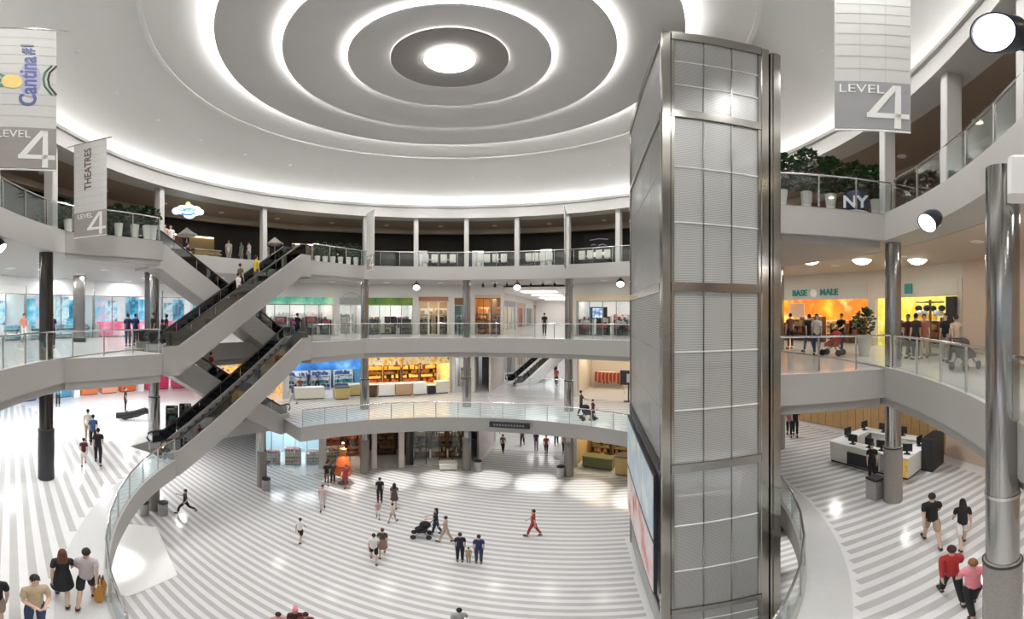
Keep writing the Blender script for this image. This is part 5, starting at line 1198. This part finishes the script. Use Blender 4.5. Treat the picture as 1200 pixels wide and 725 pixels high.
def part_mesh(pose, what):
    k = (pose, what)
    if k in PBODY: return PBODY[k]
    V = SK[pose]; S = Sk()
    if what == 'body':
        p = S.add(V['pelvis'], (0.135, 0.105)); w = S.add(V['waist'], (0.12, 0.09), p); c = S.add(V['chest'], (0.145, 0.10), w); t = S.add(V['top'], (0.11, 0.08), c)
        n = S.add(V['neck'], 0.05, t); a = S.add(V['h0'], (0.062, 0.07), n); b = S.add(V['h1'], (0.075, 0.09), a); S.add(V['h2'], (0.055, 0.066), b)
        for q in 'lr':
            h = S.add(V['hip' + q], 0.085, p); m = S.add(V['hip' + q].lerp(V['knee' + q], 0.5), 0.073, h); kn = S.add(V['knee' + q], 0.054, m); cf = S.add(V['knee' + q].lerp(V['ank' + q], 0.35) + Vector((0, -0.012, 0)), 0.053, kn); an = S.add(V['ank' + q], 0.036, cf); S.add(V['toe' + q], (0.03, 0.03), an)
            sh = S.add(V['sh' + q], 0.058, t); e = S.add(V['el' + q], 0.042, sh); f = S.add(V['el' + q].lerp(V['wr' + q], 0.3), 0.042, e); wr = S.add(V['wr' + q], 0.027, f); pm = S.add(V['palm' + q], (0.03, 0.03), wr)
            d, sd, nr = V['hand' + q]
            for i, (off, ln) in enumerate(((-0.028, 0.062), (-0.010, 0.078), (0.010, 0.084), (0.028, 0.074))):
                k1 = S.add(V['palm' + q] + d * (0.03 + ln * 0.5) + sd * off * 1.1 + nr * 0.006, 0.0095, pm); S.add(V['palm' + q] + d * (0.03 + ln) + sd * off * 1.15 + nr * 0.028, 0.008, k1)
            k1 = S.add(V['wr' + q] + d * 0.055 + sd * 0.055 + nr * 0.012, 0.011, pm); S.add(V['wr' + q] + d * 0.09 + sd * 0.07 + nr * 0.02, 0.009, k1)
    elif what in ('tee', 'long'):
        p0 = S.add(V['pelvis'] + Vector((0, 0, -0.12)), (0.162, 0.132)); p = S.add(V['pelvis'] + Vector((0, 0, -0.01)), (0.158, 0.128), p0); w = S.add(V['waist'], (0.143, 0.113), p); c = S.add(V['chest'], (0.168, 0.124), w); t = S.add(V['top'], (0.136, 0.106), c); S.add(V['neck'] + Vector((0, 0, 0.005)), 0.064, t)
        for q in 'lr':
            sh = S.add(V['sh' + q], 0.075, t)
            if what == 'tee': S.add(V['sh' + q].lerp(V['el' + q], 0.8), 0.062, sh)
            else:
                e = S.add(V['el' + q], 0.056, sh); S.add(V['el' + q].lerp(V['wr' + q], 0.92), 0.045, e)
    elif what in ('trousers', 'shorts'):
        w = S.add(V['waist'] + Vector((0, 0, -0.01)), (0.138, 0.108)); p = S.add(V['pelvis'] + Vector((0, 0, -0.01)), (0.152, 0.122), w)
        for q in 'lr':
            h = S.add(V['hip' + q], 0.103, p); m = S.add(V['hip' + q].lerp(V['knee' + q], 0.5), 0.094, h)
            if what == 'shorts': S.add(V['hip' + q].lerp(V['knee' + q], 0.92), 0.086, m)
            else:
                kn = S.add(V['knee' + q], 0.076, m); S.add(V['knee' + q].lerp(V['ank' + q], 0.93), 0.06, kn)
        me = skin_mesh(S.v, S.e, S.r, 1); PBODY[k] = me; return me
    elif what == 'skirt':
        m = MB(); z0 = V['waist'].z - 0.04
        kl, kr = V['kneel'], V['kneer']; cy = (kl.y + kr.y) / 2; ry = abs(kl.y - kr.y) / 2
        m.stack([([(0.235 * math.cos(t), cy * 0.8 + (0.17 + ry * 0.8) * math.sin(t)) for t in [2 * PI * i / 18 for i in range(18)]], V['kneel'].z * 0.5 + V['kneer'].z * 0.5 + 0.08),
                 ([(0.19 * math.cos(t), cy * 0.3 + (0.15 + ry * 0.3) * math.sin(t)) for t in [2 * PI * i / 18 for i in range(18)]], V['pelvis'].z - 0.08), ([(0.14 * math.cos(t), 0.105 * math.sin(t)) for t in [2 * PI * i / 18 for i in range(18)]], z0 + 0.06)])
        me = m.mesh('skirt'); PBODY[k] = me; return me
    elif what in ('hair', 'longhair', 'cap'):
        b = V['h1']; m = MB()
        m.ball((b.x, b.y - 0.034, b.z + 0.02), 0.085, 0.096, 0.102, 14, 8)
        if what == 'longhair':
            m.stack([([(0.105 * math.cos(t), b.y - 0.085 + 0.035 * math.sin(t)) for t in [2 * PI * i / 12 for i in range(12)]], b.z - 0.27), ([(0.105 * math.cos(t), b.y - 0.075 + 0.05 * math.sin(t)) for t in [2 * PI * i / 12 for i in range(12)]], b.z - 0.12), ([(0.085 * math.cos(t), b.y - 0.04 + 0.07 * math.sin(t)) for t in [2 * PI * i / 12 for i in range(12)]], b.z + 0.03)])
        if what == 'cap': m.box(-0.06, 0.06, b.y + 0.05, b.y + 0.17, b.z + 0.045, b.z + 0.06)
        me = m.mesh('hair'); PBODY[k] = me; return me
    elif what.startswith('shoe'):
        q = what[-1]; a, t = V['ank' + q], V['toe' + q]; d = (t - a); m = MB()
        heel = a + Vector((0, -0.035, -0.05)); m.tube([tuple(heel), tuple(a.lerp(t, 0.4) + Vector((0, 0, -0.012))), tuple(t + Vector((0, 0.01, 0.0))), tuple(t + Vector((0, 0.045, -0.008)))], [0.038, 0.05, 0.045, 0.025], 10)
        me = m.mesh('shoe'); PBODY[k] = me; return me
    me = skin_mesh(S.v, S.e, S.r, 0); PBODY[k] = me
    return me
FACE = {
    'eye': MB().ball((0, 0, 0), 0.013, 0.008, 0.008, 8, 5).mesh('eye'), 'nose': MB().add([(-0.014, 0, -0.02), (0.014, 0, -0.02), (0, 0.028, -0.018), (0, 0.004, 0.03)], [(0, 2, 1), (0, 3, 2), (1, 2, 3), (0, 1, 3)]).mesh('nose'),
    'mouth': MB().ball((0, 0, 0), 0.024, 0.008, 0.008, 8, 5).mesh('mouth'), 'ear': MB().ball((0, 0, 0), 0.012, 0.02, 0.032, 8, 5).mesh('ear')}
M_eye = mat('eye_dark', (0.03, 0.025, 0.02), 0.3); M_lip = mat('lip', (0.42, 0.16, 0.13), 0.5)
SKIN = {'l': (0.62, 0.42, 0.32), 'm': (0.45, 0.28, 0.19), 'd': (0.20, 0.11, 0.07)}
def cm(c, kind='cloth'): return mat('%s_%.3f_%.3f_%.3f' % ((kind,) + tuple(c)), c, 0.75, vary=0.15, scale=14)
NPEOPLE = 0
def person(label, pos, az, pose='stand', h=1.72, top=(0.1, 0.1, 0.1), bottom=(0.05, 0.05, 0.07), skin='l', hair=(0.03, 0.02, 0.015), topk='tee', botk='trousers', hairk='hair', shoe=(0.05, 0.04, 0.04), face=True, group='shoppers', stout=1.0):
    global NPEOPLE
    NPEOPLE += 1
    t = thing('person', label, 'person', pos, -az, group)
    s = h / 1.75; t.scale = (s * stout, s * stout, s)
    ms = mat('skin_' + skin, SKIN[skin], 0.55, vary=0.06)
    bo = obj('body', part_mesh(pose, 'body'), ms, t)
    if topk: obj('top', part_mesh(pose, topk), cm(top), t)
    obj(botk, part_mesh(pose, botk), cm(bottom), t)
    obj('hair', part_mesh(pose, hairk), cm(hair, 'hair'), t)
    for q in 'lr': obj('shoe', part_mesh(pose, 'shoe' + q), cm(shoe, 'shoe'), t)
    if face:
        b = SK[pose]['h1']
        for s_ in (-1, 1):
            obj('eye', FACE['eye'], M_eye, bo, (s_ * 0.03, b.y + 0.083, b.z + 0.0)); obj('ear', FACE['ear'], ms, bo, (s_ * 0.078, b.y + 0.0, b.z - 0.01))
        obj('nose', FACE['nose'], ms, bo, (0, b.y + 0.083, b.z - 0.035)); obj('mouth', FACE['mouth'], M_lip, bo, (0, b.y + 0.072, b.z - 0.065))
    return t
def pp(px, fy, z): x, y = AT(px, fy, z); return (x, y, z + (0.013 if z else 0.005))
def pd(px, d, z): x, y = PD(px, d); return (x, y, z + 0.013)
AWAY = lambda px, da=0.0: AZ(px) + da
TOCAM = lambda px, da=0.0: AZ(px) + PI + da
BLK = (0.012, 0.012, 0.015); NAVY = (0.02, 0.03, 0.09); KHAKI = (0.42, 0.33, 0.22); WHT = (0.78, 0.77, 0.76); RED = (0.42, 0.03, 0.03); PINK = (0.75, 0.25, 0.30); BRN = (0.12, 0.045, 0.025); DEN = (0.03, 0.05, 0.12)

# second floor, left concourse
person('woman with long brown hair in a black dress walking away on the concourse', pp(73, 704, L2), AWAY(73), 'walk', 1.66, BLK, BLK, hair=BRN, topk='tee', botk='skirt', hairk='longhair')
w = person('man in a pale mauve shirt and black shorts walking away holding an amber bag', pp(101, 707, L2), AWAY(101, 0.15), 'walk_b', 1.75, (0.50, 0.44, 0.46), BLK, botk='shorts', shoe=(0.10, 0.02, 0.02))
x, y = AT(118, 703, L2)
t = thing('shopping_bag', 'amber shopping bag hanging beside the man in the mauve shirt', 'bag', (x, y, L2 + 0.02), -0.8)
obj('body', MB().stack([([(-0.2, -0.06), (0.2, -0.06), (0.2, 0.06), (-0.2, 0.06)], 0.1), ([(-0.19, -0.09), (0.19, -0.09), (0.19, 0.09), (-0.19, 0.09)], 0.35), ([(-0.15, -0.03), (0.15, -0.03), (0.15, 0.03), (-0.15, 0.03)], 0.62)]), mat('amber_bag', (0.55, 0.25, 0.04), 0.6), t)
for s_ in (-0.03, 0.03): obj('handle', MB().tube([(-0.1, s_, 0.6), (-0.06, s_, 0.78), (0.06, s_, 0.78), (0.1, s_, 0.6)], 0.012, 6), BLK and M_black, t)
person('man in a tan patterned shirt and jeans with folded arms facing the camera', pp(41, 741, L2), TOCAM(41, -0.25), 'crossed', 1.74, (0.50, 0.40, 0.26), DEN)
person('dark-clad person cut by the left edge of the picture', pp(-6, 735, L2), AWAY(-6), 'stand', 1.7, BLK, (0.3, 0.22, 0.16), botk='shorts')
person('man in black on the concourse seen from behind beside a child', pp(115, 544, L2), AWAY(115), 'walk', 1.74, BLK, BLK)
person('child in a dark red top beside the man in black on the concourse', pp(98, 545, L2), AWAY(98), 'walk_b', 1.3, (0.10, 0.02, 0.03), WHT, botk='shorts')
person('man in a blue shirt ahead of the man in black on the concourse', pp(109, 524, L2), AWAY(109), 'walk', 1.74, (0.06, 0.13, 0.30), BLK)
person('person in a cream top with a khaki bag ahead on the concourse', pp(103, 517, L2), AWAY(103), 'stand', 1.74, (0.70, 0.66, 0.60), KHAKI)
person('person in black standing by the curved lounge seat', pp(147, 483, L2), AWAY(147, 1.4), 'stand', 1.72, BLK, BLK)
person('person in teal at the back of the concourse left of the lounge seat', pp(68, 476, L2), TOCAM(68), 'stand', 1.7, (0.05, 0.25, 0.30), BLK)
# third floor left
person('person in navy behind the dark column at the left third floor railing', pp(61, 408, L3), AWAY(61), 'stand', 1.72, NAVY, BLK)
person('person in navy leaning at the third floor railing left of the escalator', pp(150, 406, L3), AWAY(150), 'phone', 1.7, NAVY, DEN)
person('person in dark blue beside the one at the railing left of the escalator', pp(159, 405, L3), AWAY(159, 0.5), 'stand', 1.7, (0.02, 0.02, 0.12), BLK)
person('person in dark red walking before the red counter on the third floor', pp(195, 404, L3), AWAY(195, -1.2), 'walk', 1.7, (0.15, 0.02, 0.05), BLK)
person('shopper in white inside the leftmost blue store bay', pd(28, 22, L3), TOCAM(28), 'stand', 1.7, (0.7, 0.25, 0.2), WHT)
# ground floor
person('man in black striding left across the open floor under the left balcony', pp(217, 601, 0), AZ(217) - 1.45, 'run', 1.75, (0.04, 0.045, 0.05), BLK)
person('small person in a white top and dark shorts alone left on the striped floor', pp(352, 634, 0), AWAY(352, 0.4), 'walk', 1.5, WHT, BLK, botk='shorts')
person('person in pale pink walking on the striped floor left of the pair in black', pp(378, 597, 0), TOCAM(378), 'walk_b', 1.72, (0.62, 0.50, 0.48), (0.6, 0.56, 0.54))
person('woman in black left of the orange dress display', pp(383, 567, 0), TOCAM(383), 'walk', 1.7, BLK, (0.2, 0.12, 0.1))
person('person in dark grey beside the woman in black near the orange dress', pp(390, 566, 0), AWAY(390), 'stand', 1.68, (0.06, 0.05, 0.06), BLK)
person('person in red trousers before the orange dress display', pp(405, 570, 0), TOCAM(405, 0.4), 'walk', 1.66, (0.45, 0.05, 0.05), (0.4, 0.04, 0.05))
person('man in black left of the pair above the centre of the striped floor', pp(445, 589, 0), AWAY(445), 'stand', 1.78, BLK, BLK)
person('woman in a dark patterned dress right of the man in black above the centre', pp(462, 594, 0), AWAY(462), 'walk', 1.7, (0.12, 0.08, 0.08), (0.10, 0.06, 0.07), botk='skirt', hairk='longhair')
person('small child in pale clothes left of the other below the pair in black', pp(443, 607, 0), TOCAM(443), 'walk', 1.15, (0.5, 0.32, 0.28), WHT, botk='shorts')
person('child in a cream top right of the other below the pair in black', pp(460, 612, 0), AWAY(460, 0.7), 'walk_b', 1.3, (0.68, 0.58, 0.50), (0.4, 0.3, 0.25), botk='shorts')
person('man in a white shirt and black shorts on the striped floor', pp(438, 658, 0), AWAY(438), 'walk', 1.74, WHT, BLK, botk='shorts')
person('woman in a dark patterned top behind the man in the white shirt', pp(448, 651, 0), AWAY(448), 'walk_b', 1.7, (0.07, 0.05, 0.05), (0.30, 0.18, 0.15), botk='skirt', hair=BRN)
person('woman in black leaning to the black pushchair', pp(511, 626, 0), AZ(511) - 1.5, 'push', 1.68, (0.02, 0.025, 0.04), NAVY, hairk='longhair')
person('woman in beige right of the woman with the black pushchair', pp(522, 635, 0), AZ(522) - 1.3, 'walk', 1.66, (0.48, 0.38, 0.30), (0.45, 0.36, 0.30))
person('man in a dark navy jacket left of the small child in tan', pp(539, 658, 0), AWAY(539), 'stand', 1.75, (0.012, 0.015, 0.04), BLK)
person('small child in tan between the two people in navy', pp(549, 659, 0), AWAY(549), 'stand', 0.95, (0.50, 0.36, 0.18), (0.4, 0.3, 0.2))
person('man in a navy shirt and trousers right of the small child in tan', pp(561, 660, 0), AWAY(561), 'stand', 1.72, (0.02, 0.03, 0.11), (0.03, 0.04, 0.10))
person('woman in red striding right across the striped floor', pp(625, 628, 0), AZ(625) - 1.4, 'walk', 1.72, RED, (0.35, 0.02, 0.02), shoe=(0.02, 0.02, 0.02))
for px, hy, lb, top_, hr, hk in ((326, 717, 'dark-haired head at the bottom edge left of the pink hat', (0.6, 0.3, 0.3), (0.04, 0.02, 0.02), 'hair'), (346, 712, 'person in a pink cap at the bottom edge of the striped floor', (0.08, 0.02, 0.02), (0.75, 0.22, 0.30), 'cap'),
                                 (358, 717, 'dark-haired person just right of the pink cap at the bottom edge', (0.2, 0.03, 0.03), (0.05, 0.02, 0.02), 'hair'), (538, 712, 'person in grey whose head shows at the bottom edge below the pushchair group', (0.35, 0.35, 0.36), BLK, 'hair')):
    hh = 1.7; x, y = AT(px, hy, hh); person(lb, (x, y, 0.005), AWAY(px), 'walk', hh, top_, BLK, hair=hr, hairk=hk)
for i, (s_, p_, c, c2) in enumerate([(-2.2, 17.0, (0.3, 0.2, 0.15), BLK), (-1.0, 19.0, (0.12, 0.05, 0.05), BLK), (0.3, 18.0, (0.10, 0.05, 0.10), (0.4, 0.3, 0.4)), (1.2, 17.2, (0.5, 0.1, 0.08), BLK), (1.8, 19.5, (0.08, 0.05, 0.06), NAVY), (2.6, 17.6, (0.6, 0.3, 0.25), BLK)]):
    x, y = CA(s_, p_); person('shopper %s from the left in the ground floor corridor' % ['first', 'second', 'third', 'fourth', 'fifth', 'sixth'][i], (x, y, 0.005), AX + (PI if i % 2 else 0), ('walk', 'walk_b', 'stand')[i % 3], 1.68 + 0.02 * i, c, c2, face=False, group='shoppers in the ground floor corridor')
# second floor right
person('stout man in a black shirt and khaki shorts walking away on the right', pp(1092, 638, L2), AWAY(1092, -0.25), 'walk', 1.8, BLK, KHAKI, botk='shorts', stout=1.15)
person('woman with long black hair in a black top and white shorts on the right', pp(1128, 641, L2), AWAY(1128, -0.2), 'walk_b', 1.68, BLK, WHT, botk='shorts', hairk='longhair')
person('woman in a dark red shirt beside the woman in pink', pp(1115, 702, L2), AWAY(1115, -0.3), 'walk', 1.72, RED, BLK, hair=(0.06, 0.02, 0.02), topk='long', stout=1.1)
person('woman in a pink shirt with light brown hair and dark trousers at the lower right', pp(1140, 716, L2), AWAY(1140, -0.3), 'walk_b', 1.66, PINK, BLK, hair=(0.25, 0.10, 0.04), topk='tee', stout=1.12)
person('person in pink-grey far behind the kiosk beside the wooden wall', pp(925, 511, L2), TOCAM(925), 'walk', 1.7, (0.4, 0.22, 0.22), BLK)
person('person in black beside the wooden wall by the lift tower', pp(932, 511, L2), TOCAM(932), 'push', 1.72, BLK, BLK)
person('attendant seated among the screens of the white kiosk', pd(1022, 13.6, L2), TOCAM(1022), 'stand', 1.6, BLK, BLK)
# second floor far
person('person in brown pushing a pushchair at the far second floor railing', pp(681, 487, L2), AWAY(681, 1.3), 'push', 1.68, (0.10, 0.06, 0.04), BLK)
person('child in dark pink beside the pushchair at the far railing', pp(695, 492, L2), AWAY(695, 1.3), 'walk', 1.35, (0.12, 0.02, 0.05), BLK, botk='shorts')
for i, (px, fy, c, c2, lb) in enumerate([(345, 463, WHT, NAVY, 'person in white left of the blue-signed shop'), (352, 466, (0.2, 0.08, 0.05), BLK, 'person in brown beside the person in white left of the blue shop'), (362, 458, NAVY, DEN, 'person in navy before the blue-signed shop'), (372, 458, (0.05, 0.07, 0.15), BLK, 'person in dark blue right of the one in navy at the blue shop'), (343, 474, (0.1, 0.1, 0.15), (0.5, 0.5, 0.55), 'person in dark grey near the second floor landing rail')]):
    person(lb, pp(px, fy, L2), TOCAM(px, 0.4 * i), ('stand', 'walk', 'stand', 'walk_b', 'walk')[i], 1.7, c, c2, face=False)
for i, (s_, p_, c) in enumerate([(1.6, 22.0, (0.5, 0.1, 0.12)), (2.4, 25.0, (0.12, 0.06, 0.06)), (2.9, 21.0, (0.35, 0.15, 0.15)), (1.0, 28.0, BLK), (2.0, 31.0, (0.6, 0.35, 0.25)), (0.4, 34.0, (0.2, 0.1, 0.1))]):
    x, y = CA(s_, p_); person('shopper %s nearest in the second floor corridor' % ['third', 'fourth', 'second', 'fifth', 'sixth', 'seventh'][i], (x, y, L2 + 0.013), AX + (PI if i % 2 else 0), ('walk', 'stand', 'walk_b')[i % 3], 1.7, c, BLK, face=False, group='shoppers in the second floor corridor')
# third floor far and right
person('person in black at the third floor railing before the corridor', pp(638, 393, L3), AWAY(638), 'stand', 1.75, BLK, BLK)
person('person in black at the top of the lower escalator', EB(0.97), PI / 2 - rzB, 'stand', 1.7, (0.02, 0.03, 0.06), BLK)
person('person in black reaching the third floor from the rear escalator', (ED(0.93)[0], ED(0.93)[1], ED(0.93)[2]), PI / 2 - rzD, 'stand', 1.7, BLK, BLK)
for i, (px, fy, c, c2, lb, po) in enumerate([(948, 414, BLK, DEN, 'person in black left of the one in white before the orange-walled shop', 'walk'), (957, 416, WHT, DEN, 'person in a white shirt before the orange-walled shop', 'walk_b'), (986, 413, BLK, BLK, 'person in black pushing the red pushchair on the third floor', 'push'), (926, 409, (0.15, 0.06, 0.06), BLK, 'person in dark brown at the left of the orange-walled shop', 'stand'),
                                          (1053, 417, (0.25, 0.04, 0.04), BLK, 'person in maroon left of the trio before the yellow shop', 'stand'), (1064, 420, (0.12, 0.03, 0.04), BLK, 'person in dark maroon in the trio before the yellow shop', 'walk'), (1073, 422, (0.05, 0.03, 0.03), BLK, 'person in black at the right of the trio before the yellow shop', 'stand'), (1083, 421, (0.45, 0.15, 0.10), (0.45, 0.3, 0.2), 'person in rust red right of the trio', 'walk_b'),
                                          (1108, 424, BLK, (0.35, 0.3, 0.26), 'person in a black top beside the cap stand', 'stand'), (1120, 428, (0.55, 0.42, 0.30), BLK, 'person in tan right of the cap stand', 'walk')]):
    person(lb, pp(px, fy, L3), (TOCAM if i % 3 else AWAY)(px, 0.5 * ((i % 3) - 1)), po, 1.72, c, c2, topk='tee')
# top floor and escalator riders
person('person in black riding the upper rear escalator', EC(0.72), PI / 2 - rzC + PI, 'stand', 1.72, (0.04, 0.01, 0.015), BLK)
person('child in a white shirt riding the upper front escalator', EA(0.47, 0.45), PI / 2 - rzA, 'stand', 1.45, WHT, (0.25, 0.12, 0.10))
person('man in a yellow shirt riding the upper front escalator', EA(0.60, 0.5), PI / 2 - rzA, 'stand', 1.72, (0.62, 0.50, 0.04), (0.12, 0.10, 0.05))
person('person in olive riding behind the man in yellow', EA(0.53, 1.0), PI / 2 - rzA, 'stand', 1.7, (0.10, 0.10, 0.03), BLK)
person('person in a pale orange top standing at the left top landing', pd(193, 19.6, L4), TOCAM(193), 'stand', 1.7, (0.7, 0.45, 0.35), (0.3, 0.35, 0.5))
person('person in white standing at the left top landing by the escalator', pd(200, 19.9, L4), TOCAM(201), 'stand', 1.7, WHT, (0.45, 0.5, 0.6))
person('person in black high on the lower rear escalator', ED(0.86, 0.5), PI / 2 - rzD + PI, 'stand', 1.72, (0.02, 0.02, 0.03), BLK)
person('person in dark red a few steps down on the lower rear escalator', ED(0.74, 0.9), PI / 2 - rzD + PI, 'stand', 1.7, (0.12, 0.02, 0.03), BLK)
person('person in red lower on the lower rear escalator', ED(0.55, 0.6), PI / 2 - rzD + PI, 'stand', 1.7, (0.4, 0.03, 0.04), BLK)
for i, (px, R, c) in enumerate([(268, 15.6, WHT), (283, 15.9, (0.2, 0.35, 0.35)), (292, 15.4, WHT), (312, 15.5, (0.5, 0.5, 0.45)), (330, 15.8, (0.35, 0.3, 0.15)), (345, 15.2, (0.2, 0.15, 0.1))]):
    x, y = RP(px, R); person('diner in %s, %s from the left in the dark restaurant above the escalator' % (['white', 'teal', 'white', 'grey', 'olive', 'brown'][i], ['first', 'second', 'third', 'fourth', 'fifth', 'sixth'][i]), (x, y, L4 + 0.013), TOCAM(px, i), 'stand', 1.68, c, (0.3, 0.32, 0.32), face=False, group='diners on the top floor')

# pushchairs
def pushchair(label, pos, az, c):
    t = thing('pushchair', label, 'pushchair', pos, -az, 'pushchairs')
    fm = M_blackm
    for s_ in (-0.22, 0.22):
        obj('frame_bar', MB().tube([(s_, -0.5, 1.0), (s_, -0.1, 0.55), (s_, 0.4, 0.14)], 0.018, 6), fm, t); obj('rear_leg', MB().tube([(s_, 0.0, 0.55), (s_, -0.3, 0.14)], 0.018, 6), fm, t)
        for y_ in (0.4, -0.3): obj('wheel', MB().lathe([(0.13, -0.025), (0.14, 0), (0.13, 0.025)], 14), M_black, t, M=Matrix.Translation((s_ * 1.15, y_, 0.14)) @ Matrix.Rotation(PI / 2, 4, 'Y'))
    obj('handle', MB().tube([(-0.22, -0.5, 1.0), (0.22, -0.5, 1.0)], 0.022, 8), M_black, t)
    obj('seat', MB().stack([([(-0.2, -0.15), (0.2, -0.15), (0.2, 0.35), (-0.2, 0.35)], 0.38), ([(-0.2, -0.2), (0.2, -0.2), (0.2, 0.35), (-0.2, 0.35)], 0.5), ([(-0.2, -0.32), (0.2, -0.32), (0.2, -0.22), (-0.2, -0.22)], 0.85)]), cm(c), t)
    obj('canopy', MB().ball((0, -0.12, 0.82), 0.23, 0.27, 0.2, 12, 6), cm(tuple(v * 0.8 for v in c)), t)
    return t
pushchair('black pushchair on the striped floor beside the woman in black', pp(495, 629, 0), AZ(495) - 1.5, BLK)
pushchair('red pushchair before the orange-walled shop on the third floor', pp(977, 417, L3), AZ(977) - 1.2, (0.55, 0.05, 0.04))
pushchair('black pushchair at the far second floor railing', pp(688, 492, L2), AZ(688) + 1.3, BLK)
pushchair('dark pushchair behind the curved third floor railing at the right', pp(1130, 434, L3), AZ(1131) + 0.6, (0.1, 0.1, 0.1))
